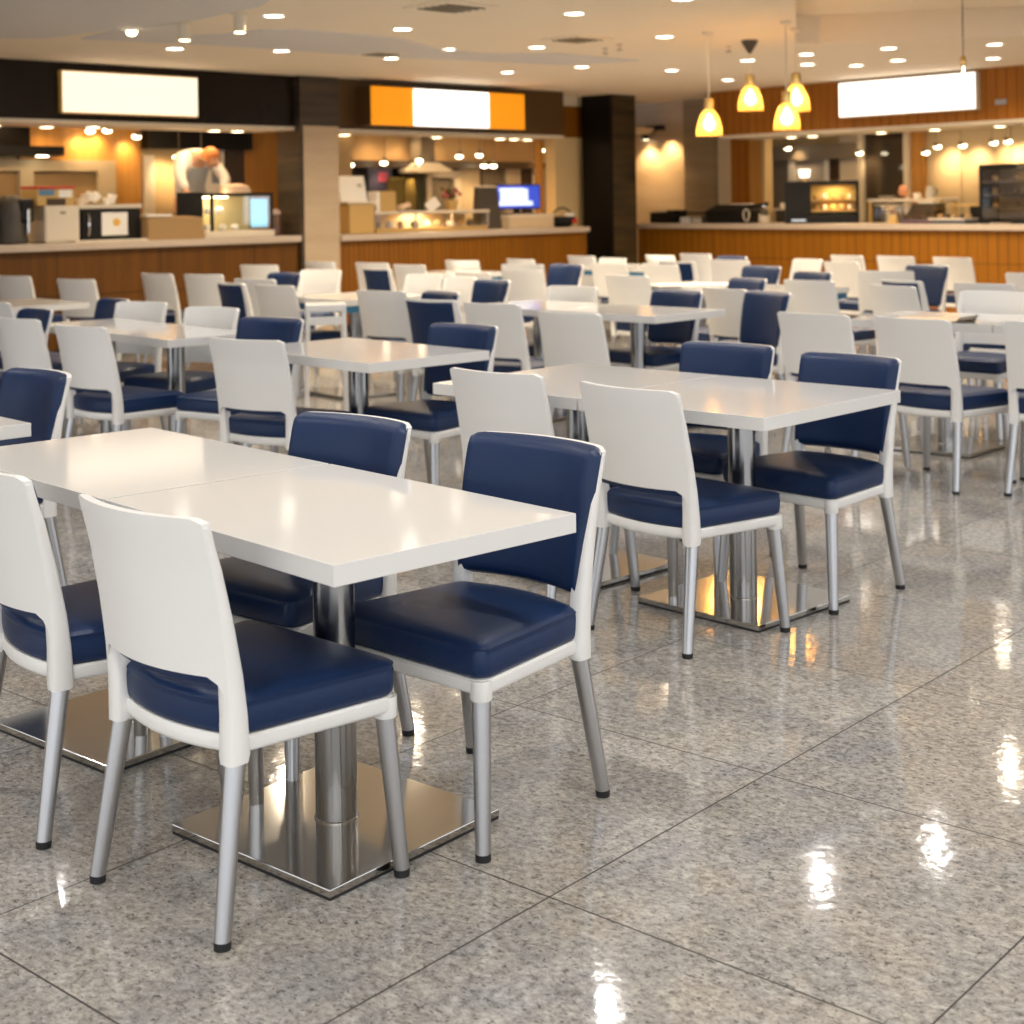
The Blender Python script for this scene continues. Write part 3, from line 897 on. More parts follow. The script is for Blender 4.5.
DL = [((-1.76, 11.21), 0, 'round downlight right of the grey ceiling panel, above the left black board'),
 ((-.87, 12.2), 0, 'round downlight above the orange lit sign, nearest of its row'),
 ((-3.0, 13.45), 0, 'round downlight close over the warm white sign on the left'),
 ((-2.1, 13.78), 0, 'round downlight above the left dark stone pillar, below the grey band'),
 ((-.58, 13.87), 0, 'round downlight on the right tip of the grey ceiling band'),
 ((-1.16, 14.65), 0, 'round downlight just above the left end of the orange sign'),
 ((.49, 11.35), 0, 'round downlight at the top centre of the ceiling'),
 ((.25, 13.81), 0, 'round downlight left of the square ceiling vent'),
 ((1.35, 13.07), 0, 'round downlight right of the square ceiling vent'),
 ((.76, 15.92), 0, 'round downlight over the gap between orange sign and black pillar'),
 ((1.78, 16.52), 0, 'round downlight over the striped face of the black pillar'),
 ((1.23, 10.61), 0, 'round downlight cut by the top picture edge, right of centre'),
 ((2.45, 15.45), 0, 'round downlight under the cup shaped pendant mount'),
 ((2.61, 17.99), 0, 'farthest round downlight, left beside the cup pendant shade'),
 ((2.94, 14.89), 0, 'front one of two downlights right of the pendant cords'),
 ((3.18, 16.03), 0, 'rear one of two downlights right of the pendant cords'),
 ((3.64, 14.4), 0, 'round downlight above the left part of the white sign on wood'),
 ((4.06, 15.71), 0, 'faint rear downlight above the middle of the white sign on wood'),
 ((4.58, 14.17), 0, 'front downlight at the right picture edge over the slatted wood'),
 ((5.04, 15.64), 0, 'rear downlight at the right picture edge over the slatted wood'),
 ((3.75, 16.24), 0, 'small far downlight between the pendants and the white sign'),
 ((3.9, 11.95), 1, 'round downlight cut by the top picture edge in the raised ceiling bay'),
 ((-.03, 16.46), 0, 'small downlight just over the right end of the orange sign')]
for (x, y), up, lab in DL:
    downlight(x, y, RZ if up else H, lab, FAR_W)
# unseen near hall downlights: first few mirrored in the floor, others added for light
OUT = [(.43, 8.04), (1.88, 9.47), (2.75, 9.95), (-1.3, 8.3), (-2.9, 9.3), (3.9, 8.6), (2.2, 6.9), (.3, 5.9), (-1.6, 6.3), (-3.4, 6.6), (4.3, 6.2),
       (1.6, 4.6), (-.5, 4.0), (-2.3, 4.2), (3.4, 4.0), (.8, 2.4), (-1.2, 1.9), (2.6, 1.8), (-3.0, 2.0), (-.2, .3), (1.7, -.2), (-2.0, -.1), (3.9, 1.6), (.4, -1.6), (2.4, -2.0), (-1.6, -2.0), (-4.6, 4.6), (5.3, 4.0)]
for x, y in OUT:
    downlight(x, y, H, 'unseen round downlight in the ceiling over the near tables, above the picture', NEAR_W, NEAR_COL)

# cylinder spots by the grey panel
def cylspot(x, y, lab, e=1):
    t = thing('ceiling_spotlight', lab, 'spotlight', (x, y, H), 0, 'surface spotlights by the grey ceiling panel')
    MB().lathe([(.07, 0), (.07, -.012), (.045, -.014), (.045, -.14), (.038, -.145)], 20).obj('can', CREAM, t)
    MB().lathe([(.001, -.147), (.04, -.147)], 20, cap1=False).obj('lens', SPOTL, t)
    lamp('SPOT', (0, 0, -.16), 12, (1, .8, .55), t, .04, spot=2.0)
t = thing('ceiling_spotlight', 'bright small ceiling spot left of the two cylinder spots', 'spotlight', (-2.99, 11.87, H), 0, 'surface spotlights by the grey ceiling panel')
MB().lathe([(.05, 0), (.05, -.02), (.045, -.025)], 18).obj('can', CREAM, t)
MB().lathe([(.044, -.026), (.036, -.05), (.012, -.062)], 16).obj('lens', SPOTL, t)
lamp('SPOT', (0, 0, -.09), 12, (1, .8, .55), t, .04, spot=2.0)
cylspot(-2.49, 11.50, 'cylinder shaped ceiling spot in the middle above the left sign')
cylspot(-1.98, 11.02, 'cylinder shaped ceiling spot nearest the top picture edge')

# pendants
def amber_glass():
    m, nt, p = new_mat('amber_glass')
    out = nt.nodes['Material Output']
    t = N(nt, 'ShaderNodeBsdfTranslucent'); t.inputs['Color'].default_value = (1.0, .70, .30, 1)
    r = N(nt, 'ShaderNodeBsdfTransparent'); r.inputs['Color'].default_value = (1.0, .84, .52, 1)
    g = N(nt, 'ShaderNodeBsdfGlossy', Roughness=.1); g.inputs['Color'].default_value = (1, .8, .5, 1)
    a = N(nt, 'ShaderNodeMixShader'); a.inputs[0].default_value = .72
    b = N(nt, 'ShaderNodeMixShader'); b.inputs[0].default_value = .10
    nt.links.new(t.outputs[0], a.inputs[1]); nt.links.new(r.outputs[0], a.inputs[2])
    nt.links.new(a.outputs[0], b.inputs[1]); nt.links.new(g.outputs[0], b.inputs[2])
    nt.links.new(b.outputs[0], out.inputs['Surface'])
    return m
AMBG = amber_glass()
def pendant(x, y, z1, lab, s=1.0, cup=False):
    """z1 is the rim height"""
    t = thing('pendant_lamp', lab, 'pendant lamp', (x, y, 0), 0, 'amber glass pendants before the right stall')
    h = .235*s
    zt = z1+h
    MB().tube([(0, 0, zt+.08), (0, 0, H-.01)], .006, 8).obj('cord', CREAM, t)
    if cup: MB().lathe([(.075, H), (.07, H-.03), (.025, H-.10), (.012, H-.12)], 20).obj('ceiling_mount', DGREY, t)
    else: MB().lathe([(.05, H), (.05, H-.02), (.02, H-.03)], 20).obj('ceiling_mount', CREAM, t)
    MB().lathe([(.038*s, zt-.01), (.042*s, zt+.02), (.040*s, zt+.09), (.015, zt+.10)], 20).obj('socket', BRASS, t)
    pr = [(.042*s, zt), (.070*s, zt-.028*s), (.092*s, zt-.075*s), (.108*s, zt-.13*s), (.117*s, zt-.19*s), (.119*s, z1)]
    mb = MB(); mb.lathe(pr+[(r-.006, z) for r, z in pr[::-1]], 28, cap0=False, cap1=False)
    mb.obj('lamp_shade', AMBG, t)
    MB().lathe([(.012, zt-.03), (.028, zt-.06), (.050, zt-.11), (.056, zt-.135), (.042, zt-.165), (.010, zt-.18)], 16).obj('bulb', BULB, t)
    lamp('POINT', (0, 0, z1+.06*s), 5, (1, .62, .26), t, .04)
pendant(1.69, 12.78, 1.985, 'amber glass pendant hanging lowest on the left, long pale cord', .95)
pendant(2.16, 13.5, 2.235, 'amber glass pendant under a dark cup shaped ceiling mount', .98, True)
pendant(2.22, 12.06, 1.995, 'amber glass pendant in front, lower one of the overlapping pair', .92)
pendant(2.40, 12.6, 2.17, 'amber glass pendant behind, upper one of the overlapping pair', .98)
t = thing('pendant_lamp', 'small clear glass pendant hanging before the white sign on wood', 'pendant lamp', (3.46, 11.45, 0), 0)
MB().tube([(0, 0, 2.50), (0, 0, RZ-.005)], .004, 8).obj('cord', DGREY, t)
MB().lathe([(.015, 2.51), (.022, 2.49), (.022, 2.45), (.018, 2.44)], 14).obj('socket', BRASS, t)
MB().lathe([(.02, 2.445), (.036, 2.41), (.040, 2.36), (.028, 2.32), (.008, 2.305)], 16).obj('bulb', GLASS, t)
MB().lathe([(.006, 2.43), (.008, 2.38), (.006, 2.35)], 10).obj('filament', SPOTL, t)

# ceiling vents, sprinklers
def vent(x, y, rz, s, lab):
    t = thing('ceiling_vent', lab, 'vent', (x, y, H), rz)
    MB().box((0, 0, -.006), (s, s, .012), bev=.003).obj('frame', CEIL, t)
    b = MB()
    for i in range(5): b.box((0, (i-2)*s*.15, -.013), (s*.76, s*.06, .008), rx=.5)
    b.obj('louvre', GREY, t)
vent(-.42, 10.85, .785, .50, 'square vent at the top picture edge, left of centre')
vent(.59, 13.14, .785, .46, 'square vent in the middle of the ceiling')
vent(-1.22, 14.15, .785, .36, 'small vent in the ceiling over the left pillar')
for x, y, lab in [(2.04, 13.98, 'sprinkler head between the left and the cup mounted pendant'), (.89, 14.0, 'left one of two tiny sprinkler heads beside the square vent'), (1.0, 13.66, 'right one of two tiny sprinkler heads beside the square vent')]:
    t = thing('sprinkler_head', lab, 'sprinkler', (x, y, H))
    MB().lathe([(.03, 0), (.03, -.006), (.012, -.01), (.012, -.05)], 14).obj('stem', CHROME, t)
    MB().lathe([(.03, -.052), (.03, -.056)], 14).obj('deflector', DGREY, t)

# stall lamps
WARML = (1.0, .66, .34)
def soffit_light(loc, lab, e=5, grp='recessed lights under the stall soffits'):
    t = thing('recessed_light', lab, 'recessed light', loc, 0, grp)
    MB().lathe([(.085, 0), (.085, -.012), (.066, -.014)], 22).obj('trim_ring', CREAM, t)
    MB().lathe([(.001, -.0155), (.064, -.0155)], 22, cap1=False).obj('lens', SPOTL, t)
    lamp('SPOT', (0, 0, -.03), e, WARML, t, .04, spot=2.4, blend=.8)
def track_spot(f, u, n, z, tilt, rz, lab, e=6, top=2.42, grp='adjustable spots inside the stalls'):
    t = thing('track_spotlight', lab, 'spotlight', f(u, n, z), rz, grp)
    MB().tube([(0, 0, .05), (0, 0, top-z)], .004, 8).obj('stem', GREY, t)
    c = MB(); a = Vector((0, sin(tilt), -cos(tilt)))
    c.tube([a*-.04, a*.02, a*.03], [.022, .034, .037], 16); c.obj('can', GREY, t)
    q = bmesh.new(); bmesh.ops.create_uvsphere(q, u_segments=16, v_segments=10, radius=.048)
    MB().add(q, Matrix.Translation(a*.045) @ Matrix.Diagonal((1.05, 1.05, .55, 1))).obj('lens', SPOTL, t)
    lamp('SPOT', tuple(a*.13), e*1.25, WARML, t, .03, rot=(tilt, 0, 0), spot=1.6, blend=1.0)
ZS = 2.27
for (u, n, lab) in [(.20, .5, 'recessed light at the left edge under the black board'), (.75, .5, 'second recessed light from the left under the black board'), (2.62, .35, 'left one of two recessed lights below the right end of the warm sign'), (2.92, .35, 'right one of two recessed lights below the right end of the warm sign'), (1.15, .3, 'flat oval recessed light under the middle of the warm sign')]:
    soffit_light(wl(u, n, 2.268), lab)
for (u, z, lab) in [(1.91, 2.32, 'left one of two round spots under the warm sign on the wood'), (2.12, 2.33, 'right one of two round spots under the warm sign on the wood'), (2.49, 2.27, 'clustered spot at the right end of the honey wood wall')]:
    track_spot(wl, u, 1.66, z, .95, AL, lab)
track_spot(wl, 2.98, 1.6, 2.04, 1.0, AL, 'left spot washing the beige wall beside the person', 9, 2.42)
track_spot(wl, 3.28, 1.6, 2.05, 1.0, AL, 'right spot washing the beige wall beside the person', 9, 2.42)
for (u, lab) in [(1.45, 'left spot washing the honey wood wall of the left stall'), (1.95, 'right spot washing the honey wood wall of the left stall')]:
    soffit_light(wl(u, 1.72, 2.415), lab, 9)
for (u, n, lab) in [(4.45, .4, 'recessed light at the left end under the brown board'), (7.0, .4, 'left one of three recessed lights under the right end of the brown board'), (7.25, .4, 'middle one of three recessed lights under the right end of the brown board'), (7.5, .4, 'right one of three recessed lights under the right end of the brown board'), (5.9, .4, 'small recessed light under the middle of the orange sign')]:
    soffit_light(wl(u, n, 2.262), lab, 12 if u > 6.5 else 5)
for i, (u, lab) in enumerate([(6.55, 'left spot washing the tan wall under the orange sign'), (7.05, 'middle spot washing the tan wall under the orange sign'), (7.75, 'right faint spot washing the tan wall under the orange sign')]):
    soffit_light(wl(u, 2.25, 2.415), lab, 8 if i < 2 else 4)
for (u, z, lab) in [(5.94, 2.0, 'lowest left spot beside the stone pillar in the middle stall'), (6.52, 2.03, 'spot over the dark picture in the middle stall'), (7.15, 2.07, 'spot left of the pale cooker hood'), (7.43, 2.0, 'bright spot before the pale cooker hood'), (7.08, 1.93, 'bright low spot at the brown column of the middle stall'), (7.91, 2.13, 'left one of two spots right of the cooker hood'), (8.3, 2.15, 'right one of two spots right of the cooker hood'), (8.40, 2.0, 'left one of the amber spot pair over the grey panel'), (8.58, 2.0, 'right one of the amber spot pair over the grey panel'), (9.59, 2.24, 'far spot over the white framed window of the middle stall')]:
    track_spot(wl, u, 2.12, z, .35, AL, lab, 4)
for (u, n, lab) in [(.9, .4, 'left recessed light under the wood fascia, below the pendants'), (1.25, .4, 'second recessed light under the wood fascia, below the pendants'), (2.31, .4, 'recessed light under the wood fascia, left half of the white sign'), (3.08, .4, 'recessed light under the wood fascia, right half of the white sign'), (3.95, .4, 'recessed light under the wood fascia near the right picture edge')]:
    soffit_light(wr(u, n, 2.238), lab)
for (u, z, e, lab) in [(-.38, 2.17, 3, 'small spot at the left end of the right stall ceiling'), (.87, 2.06, 4, 'spot over the cream wall left of the dark window'), (2.11, 2.10, 12, 'leftmost spot washing the ochre wall of the right stall'), (2.49, 2.10, 12, 'second spot washing the ochre wall of the right stall'), (2.94, 2.12, 10, 'third spot washing the ochre wall of the right stall'), (3.14, 2.13, 12, 'fourth spot washing the ochre wall, above the black oven'), (1.93, 2.03, 2, 'small amber spot on the wood jamb right of the dark window')]:
    track_spot(wr, u, 1.84, z, 1.0, AR, lab, e)
# sconce on the beige stone wall
t = thing('wall_spotlight', 'black bracket spot on the beige stone wall right of the black pillar', 'wall lamp', wr(-2.08, .95, 2.50), AR)
MB().box((0, -.04, 0), (.36, .05, .07), bev=.006).obj('bracket', BLACK, t)
MB().tube([(.06, -.06, 0), (.06, -.16, -.08)], .012, 10).obj('arm', BLACK, t)
MB().tube([(-.14, -.10, -.10), (-.14, -.10, -.17)], [.05, .062], 16).obj('lamp_head', BLACK, t)
MB().lathe([(.001, -.172), (.056, -.172)], 16, (-.14, -.10, 0), cap1=False).obj('lens', SPOTL, t)
lamp('SPOT', (-.14, -.20, -.20), 26, (1, .66, .32), t, .04, rot=(.35, 0, 0), spot=1.9, blend=.8)
lamp('SPOT', (.30, -.20, -.14), 26, (1, .66, .32), t, .04, rot=(.35, 0, 0), spot=1.9, blend=.8)
# added fill light for the kitchens: unseen glowing panels under the stall ceilings
def panel(f, u, n, rz, w, d, e, lab):
    t = thing('kitchen_fill_panel', lab, 'ceiling light', f(u, n, 2.41), rz, 'added fill light panels in the kitchen ceilings')
    MB().box((0, 0, -.006), (w+.04, d+.04, .012), bev=.003).obj('frame', CREAM, t)
    MB().box((0, 0, -.014), (w, d, .006)).obj('diffuser', emit('fill_glow', (1, .78, .48), 1.2), t)
    l = lamp('AREA', (0, 0, -.03), e, (1.0, .68, .34), t)
    l.data.shape = 'RECTANGLE'; l.data.size = w; l.data.size_y = d
for u in (-1.2, .9, 2.9): panel(wl, u, 1.0, AL, .9, .3, KP, 'added fill light panel in the ceiling of the left kitchen')
for u in (5.4, 7.0, 8.8): panel(wl, u, 1.3, AL, .9, .3, KP, 'added fill light panel in the ceiling of the middle kitchen')
for u in (.9, 2.6, 4.6): panel(wr, u, 1.1, AR, .9, .3, KP, 'added fill light panel in the ceiling of the right kitchen')

# ------------------------------------------------------------------ things on the left counter
CT = 1.111
def on(f, rz, name, lab, cat, u, n, z=CT, group=None):
    return thing(name, lab, cat, f(u, n, z), rz, group)
t = on(wl, AL, 'coffee_machine', 'rounded dark coffee machine at the left end of the left counter', 'coffee machine', .28, .35)
MB().lathe([(.16, 0), (.17, .03), (.15, .10), (.16, .30), (.13, .42), (.07, .47)], 24).obj('body', DGREY, t)
MB().bx(.02, .17, -.17, .1, .20, .44, bev=.03).obj('brew_head', BLACK, t)
MB().bx(.08, .12, -.19, -.16, .10, .34, bev=.01).obj('handle', CHROME, t)
t = on(wl, AL, 'drinks_cooler', 'glass fronted cooler cut off by the left picture edge', 'cooler', -.18, .4)
MB().bx(-.25, .22, -.15, .25, 0, .50, bev=.01).obj('cabinet', BLACK, t)
MB().bx(.20, .235, -.17, -.14, .01, .49, bev=.004).obj('steel_edge', CHROME, t)
MB().bx(-.22, .19, -.158, -.15, .03, .47).obj('glass_door', DGLASS, t)
t = on(wl, AL, 'appliance_box', 'off white square appliance on the left counter, under a printed carton', 'appliance', .745, .40)
MB().bx(-.185, .185, -.2, .22, 0, .365, bev=.012).obj('housing', OFFW, t)
MB().bx(-.17, .17, -.206, -.2, .02, .33, bev=.003).obj('front', OFFW, t)
MB().bx(-.03, .03, -.21, -.206, .285, .305).obj('badge', CHROME, t)
t = on(wl, AL, 'carton', 'open printed carton with red rim on the off white appliance', 'carton', .70, .40, CT+.366)
MB().bx(-.2, .2, -.16, .16, 0, .16, bev=.006).obj('box', TANBOX, t)
MB().bx(-.205, .205, -.165, .165, .165, .19, bev=.004).obj('red_rim', RED, t)
MB().bx(-.18, -.02, -.166, -.16, .10, .155).obj('blue_print', mat('blue_print', (.10, .22, .36), rough=.5), t)
MB().bx(.03, .17, -.166, -.16, .08, .155).obj('pale_print', PAPER, t)
MB().bx(-.1, .1, -.166, -.16, .0, .07).obj('dark_print', DARKB, t)
t = on(wl, AL, 'black_oven', 'low black oven with a white notice on its front, left counter', 'oven', 1.30, .42)
MB().bx(-.33, .33, -.2, .22, 0, .33, bev=.01).obj('housing', BLACK, t)
MB().bx(-.12, .17, -.208, -.2, .06, .29).obj('notice', PAPER, t)
MB().lathe([(.04, 0), (.04, .004)], 20).obj('yellow_emblem', mat('yellow_ink', (.75, .42, .06), rough=.6), t)
e_ = t.children[-1]; e_.rotation_euler = (pi/2, 0, 0); e_.location = (.045, -.208, .19)
MB().tube([(-.27, -.21, .06), (-.27, -.23, .1), (-.27, -.23, .24), (-.27, -.21, .28)], .008, 8).obj('handle', CHROME, t)
t = on(wl, AL, 'tray', 'cream tray lying on top of the low black oven', 'tray', 1.30, .40, CT+.331)
MB().bx(-.36, .34, -.19, .2, 0, .025, bev=.006).obj('base', OFFW, t)
MB().bx(-.36, .34, -.19, -.18, .02, .04).obj('lip', OFFW, t)
t = on(wl, AL, 'serving_board', 'cream board on the left counter before the black oven', 'board', 1.20, .10)
MB().bx(-.42, .36, -.08, .08, 0, .02, bev=.006).obj('board', OFFW, t)
MB().tube([(.36, 0, .012), (.44, 0, .012)], .012, 10).obj('handle', OFFW, t)
cupspots = [(1.06, 'stack of white cups at the left of the cream tray'), (1.16, 'white cup lying tilted in the middle of the cream tray'), (1.36, 'white cups heaped at the right of the cream tray')]
for i, (u, lab) in enumerate(cupspots):
    t = on(wl, AL, 'cup_stack', lab, 'cups', u, .36, CT+.357, 'white cups on the cream tray')
    for k in range(2 if i else 3):
        c = MB().lathe([(.034, 0), (.048, .085), (.045, .085), (.032, .006)], 18, cap1=True)
        o = c.obj('cup', PAPER if i != 0 else OFFW, t)
        o.location = (k*.045-.03, .01*k, .03*k if i != 1 else .02); o.rotation_euler = (0, (.7 if i == 1 else .25)*k, 0)
        if i == 1: o.location.z += .03
t = on(wl, AL, 'cardboard_box', 'brown cardboard tray box left of the glass display case', 'box', 1.93, .28)
MB().bx(-.30, .36, -.2, .2, 0, .215, bev=.004).obj('box', CARD, t)
MB().loft([[(-.30, -.2, .215), (.36, -.2, .215), (.34, .2, .24), (-.36, .2, .26)], [(-.30, -.2, .221), (.36, -.2, .221), (.34, .2, .246), (-.36, .2, .266)]]).obj('flap', CARD, t)
MB().bx(-.25, .05, -.1, .1, .235, .262, bev=.01).obj('paper_liner', PAPER, t)
t = on(wl, AL, 'display_case', 'glass display case with black rim and a blue notice, beside the dark pillar', 'display case', 2.80, .40)
MB().bx(-.44, .46, -.24, .24, 0, .07, bev=.008).obj('base', OFFW, t)
fr = MB()
for x in (-.33, .44): fr.bx(x-.015, x+.015, -.22, -.19, .07, .46); fr.bx(x-.015, x+.015, .2, .23, .07, .46)
fr.bx(-.345, .455, -.225, -.195, .44, .475); fr.bx(-.345, .455, .2, .23, .44, .475); fr.bx(-.345, -.315, -.22, .23, .44, .475); fr.bx(.425, .455, -.22, .23, .44, .475)
fr.obj('frame', BLACK, t)
MB().bx(-.315, .425, -.212, -.206, .07, .44).obj('front_glass', GLASS, t)
MB().bx(-.315, .425, .19, .196, .07, .44).obj('back_panel', mat('straw_panel', (.58, .48, .24), rough=.4), t)
MB().bx(.17, .39, -.205, -.2, .10, .41).obj('blue_notice', emit('blue_screen', (.25, .62, .85), .5), t)
MB().bx(-.30, .12, -.1, .15, .24, .25).obj('shelf', GLASS, t)
for x, z, r in [(-.25, .07, .045), (-.06, .07, .05), (-.24, .25, .045), (-.10, .25, .05), (.10, .07, .045)]:
    MB().lathe([(.5*r, 0), (r, .4*r), (r, 1.0*r), (.6*r, 1.5*r)], 16, (x, 0, z)).obj('cream_bun', PAPER, t)
MB().bx(-.24, -.02, -.05, .1, .425, .438).obj('case_lamp', SPOTL, t)
lamp('POINT', (-.1, -.02, .40), 1.2, (1, .85, .55), t, .03)
t = on(wl, AL, 'till_screen', 'black back of a till screen left of the glass display case', 'till', 2.33, .40)
MB().bx(-.15, .16, -.02, .03, .10, .49, bev=.012).obj('screen_back', BLACK, t)
MB().bx(-.04, .05, 0, .08, 0, .14).obj('stand', BLACK, t)
MB().bx(-.12, .13, -.03, .14, 0, .02, bev=.006).obj('foot', BLACK, t)
t = on(wl, AL, 'bread_loaf', 'pale loaf lying on top of the glass display case', 'bread', 2.95, .42, CT+.476)
l = MB(); l.loft([[(x, .07*s*cos(a), .05*s+.05*s*sin(a)) for a in [2*pi*k/14 for k in range(14)]] for x, s in [(-.17, .3), (-.15, .75), (-.09, 1), (.05, 1.05), (.13, .8), (.17, .3)]])
l.obj('loaf', mat('pale_crust', (.78, .52, .36), rough=.7), t)
t = on(wl, AL, 'jar', 'dark jar with a pale lid between display case and dark pillar', 'jar', 3.38, .30)
MB().lathe([(.06, 0), (.065, .03), (.065, .20), (.045, .235)], 20).obj('jar', mat('brown_glass', (.12, .06, .04), rough=.15), t)
MB().lathe([(.05, .235), (.05, .27), (.03, .29)], 20).obj('lid', mat('pale_lid', (.6, .42, .34), rough=.4), t)

# ------------------------------------------------------------------ things on the middle counter
CM = 1.101
t = on(wl, AL, 'menu_stand', 'white tilted menu board on a tan stand beside the beige stone pillar', 'menu stand', 4.56, .36, CM)
MB().bx(-.20, .17, -.14, .14, 0, .35, bev=.012).obj('stand', TANBOX, t)
MB().bx(-.24, .19, -.16, .14, .345, .375, bev=.006).obj('ledge', OFFW, t)
b = MB(); b.box((-.03, .02, .52), (.40, .02, .31), rx=-.22, bev=.004); b.obj('board', PAPER, t)
b = MB(); b.box((.07, .002, .57), (.08, .002, .012), rx=-.22); b.box((.07, .0, .545), (.05, .002, .008), rx=-.22); b.obj('printed_lines', GREY, t)
t = on(wl, AL, 'sauce_bottle', 'small red bottle right of the tan menu stand', 'bottle', 4.80, .52, CM)
MB().lathe([(.035, 0), (.038, .02), (.038, .27), (.016, .33)], 16).obj('bottle', RED, t)
MB().lathe([(.016, .33), (.012, .40)], 12).obj('cap', OFFW, t)
t = on(wl, AL, 'glass_counter_case', 'long low glass case with a cream top on the middle counter', 'display case', 5.70, .46, CM)
MB().bx(-.92, .90, -.22, .22, 0, .05, bev=.006).obj('base', TANBOX, t)
MB().bx(-.95, .93, -.23, .24, .215, .25, bev=.008).obj('top', OFFW, t)
MB().bx(-.92, .90, -.215, -.209, .05, .215).obj('front_glass', GLASS, t)
MB().bx(-.92, .90, .2, .21, .05, .215).obj('back_panel', WARM, t)
for x in (-.93, -.30, .30, .91): MB().bx(x-.01, x+.01, -.22, -.2, .05, .215).obj('post', CHROME, t)
for i, (x, r, mm) in enumerate([(-.75, .05, DARKB), (-.55, .06, PAPER), (-.38, .045, CARD), (-.15, .06, DGREY), (.05, .05, OFFW), (.22, .055, CARD), (.45, .06, PAPER), (.62, .05, TANBOX), (.78, .05, DARKB)]):
    MB().lathe([(r*.6, 0), (r, .02), (r*.95, .05), (r*.5, .08)], 14, (x, -.02, .05)).obj('pastry', mm, t)
lamp('AREA', (0, 0, .205), 4, (1, .8, .5), t, .25)
t = on(wl, AL, 'board_box', 'tan upright box standing on the long glass case', 'box', 5.02, .42, CM+.251)
MB().bx(-.10, .15, -.08, .08, 0, .24, bev=.004).obj('box', TANBOX, t)
MB().bx(-.15, -.10, -.08, .08, 0, .24, bev=.003).obj('white_spine', PAPER, t)
t = on(wl, AL, 'pastry_plate', 'pale crumpled wrap on the long glass case right of the tan box', 'pastry', 5.36, .42, CM+.251)
MB().lathe([(.07, 0), (.12, .012)], 18).obj('plate', PAPER, t)
b = MB(); b.box((-.02, 0, .05), (.16, .09, .05), rz=.3, ry=-.25, bev=.02, seg=3); b.box((.07, 0, .075), (.07, .06, .06), ry=.5, bev=.02, seg=3); b.obj('wrap', mat('pinkish_wrap', (.80, .58, .42), rough=.7), t)
t = on(wl, AL, 'flower_pot', 'pot of dusky red flowers in the middle stall', 'plant', 6.15, .42, CM+.251)
MB().lathe([(.055, 0), (.08, .10), (.083, .13), (.07, .13)], 18).obj('pot', TANBOX, t)
fl = MB(); lf = MB()
for k in range(26):
    a, r, z = random.random()*6.28, random.random()**.5*.12, .17+random.random()*.10
    q = bmesh.new(); bmesh.ops.create_icosphere(q, subdivisions=1, radius=.022+.012*random.random())
    (fl if k % 4 else lf).add(q, Matrix.Translation((r*cos(a), r*sin(a), z)))
for k in range(7):
    a = k*.9; lf.tube([(0, 0, .1), (.06*cos(a), .06*sin(a), .19)], [.006, .003], 6)
fl.obj('flowers', mat('dusky_red_petals', (.36, .09, .08), rough=.7), t); lf.obj('leaves', GREEN, t)
t = on(wl, AL, 'menu_leaflets', 'slanted leaflets leaning left of the flower pot', 'leaflets', 5.85, .44, CM+.251)
b = MB(); b.box((0, 0, .07), (.20, .02, .13), ry=-.5, rx=-.3, bev=.003); b.obj('leaflet', PAPER, t)
b = MB(); b.box((.06, .04, .06), (.18, .02, .11), ry=-.5, rx=-.3, bev=.003); b.obj('dark_leaflet', DARKB, t)
t = on(wl, AL, 'menu_holder', 'tall dark panel left of the blue monitor', 'panel', 6.80, .42, CM)
MB().loft([[(-.20, -.06, 0), (.17, -.06, 0), (.17, .10, 0), (-.20, .10, 0)], [(-.20, -.02, .53), (.13, -.02, .53), (.13, .06, .53), (-.20, .06, .53)]]).obj('panel', DGREY, t)
MB().bx(-.21, .14, -.025, .065, .53, .55, bev=.004).obj('cap', OFFW, t)
t = on(wl, AL, 'monitor', 'monitor with a glowing blue and white screen on the middle counter', 'monitor', 7.36, .44, CM+.181)
MB().bx(-.42, .42, 0, .04, .06, .39, bev=.01).obj('bezel', BLACK, t)
MB().bx(-.39, .39, -.006, 0, .08, .37).obj('screen', emit('blue_display', (.03, .07, .55), .5), t)
b = MB(); b.bx(-.34, .17, -.010, -.006, .16, .33, bev=.0); b.bx(-.36, .26, -.009, -.006, .11, .17); b.bx(-.36, .10, -.009, -.006, .30, .34)
b.obj('bright_window', emit('pale_display', (.62, .74, 1.0), .62), t)
MB().bx(-.05, .05, .02, .05, 0, .12).obj('stand', BLACK, t)
MB().bx(-.28, .22, -.08, .12, 0, .02, bev=.005).obj('foot', BLACK, t)
t = on(wl, AL, 'cream_box', 'long cream box under the blue monitor', 'box', 7.40, .44, CM)
MB().bx(-.42, .42, -.20, .22, 0, .165, bev=.008).obj('box', WARM, t)
MB().bx(-.425, .425, -.205, .225, .14, .18, bev=.006).obj('lid', OFFW, t)
t = on(wl, AL, 'basket', 'round black basket with red and white packets at the end of the middle counter', 'basket', 8.02, .28, CM)
MB().lathe([(.10, 0), (.17, .06), (.18, .14), (.16, .14)], 22).obj('basket', BLACK, t)
MB().tube([(.18*cos(a), 0, .13+.12*sin(a)) for a in [pi*k/10 for k in range(11)]], .012, 8).obj('handle', BLACK, t)
b = MB(); b.box((.02, -.13, .13), (.13, .05, .10), rx=-.3, bev=.01); b.obj('white_packet', PAPER, t)
b = MB(); b.box((.06, -.16, .08), (.10, .03, .07), rx=-.3, bev=.01); b.obj('red_packet', RED, t)

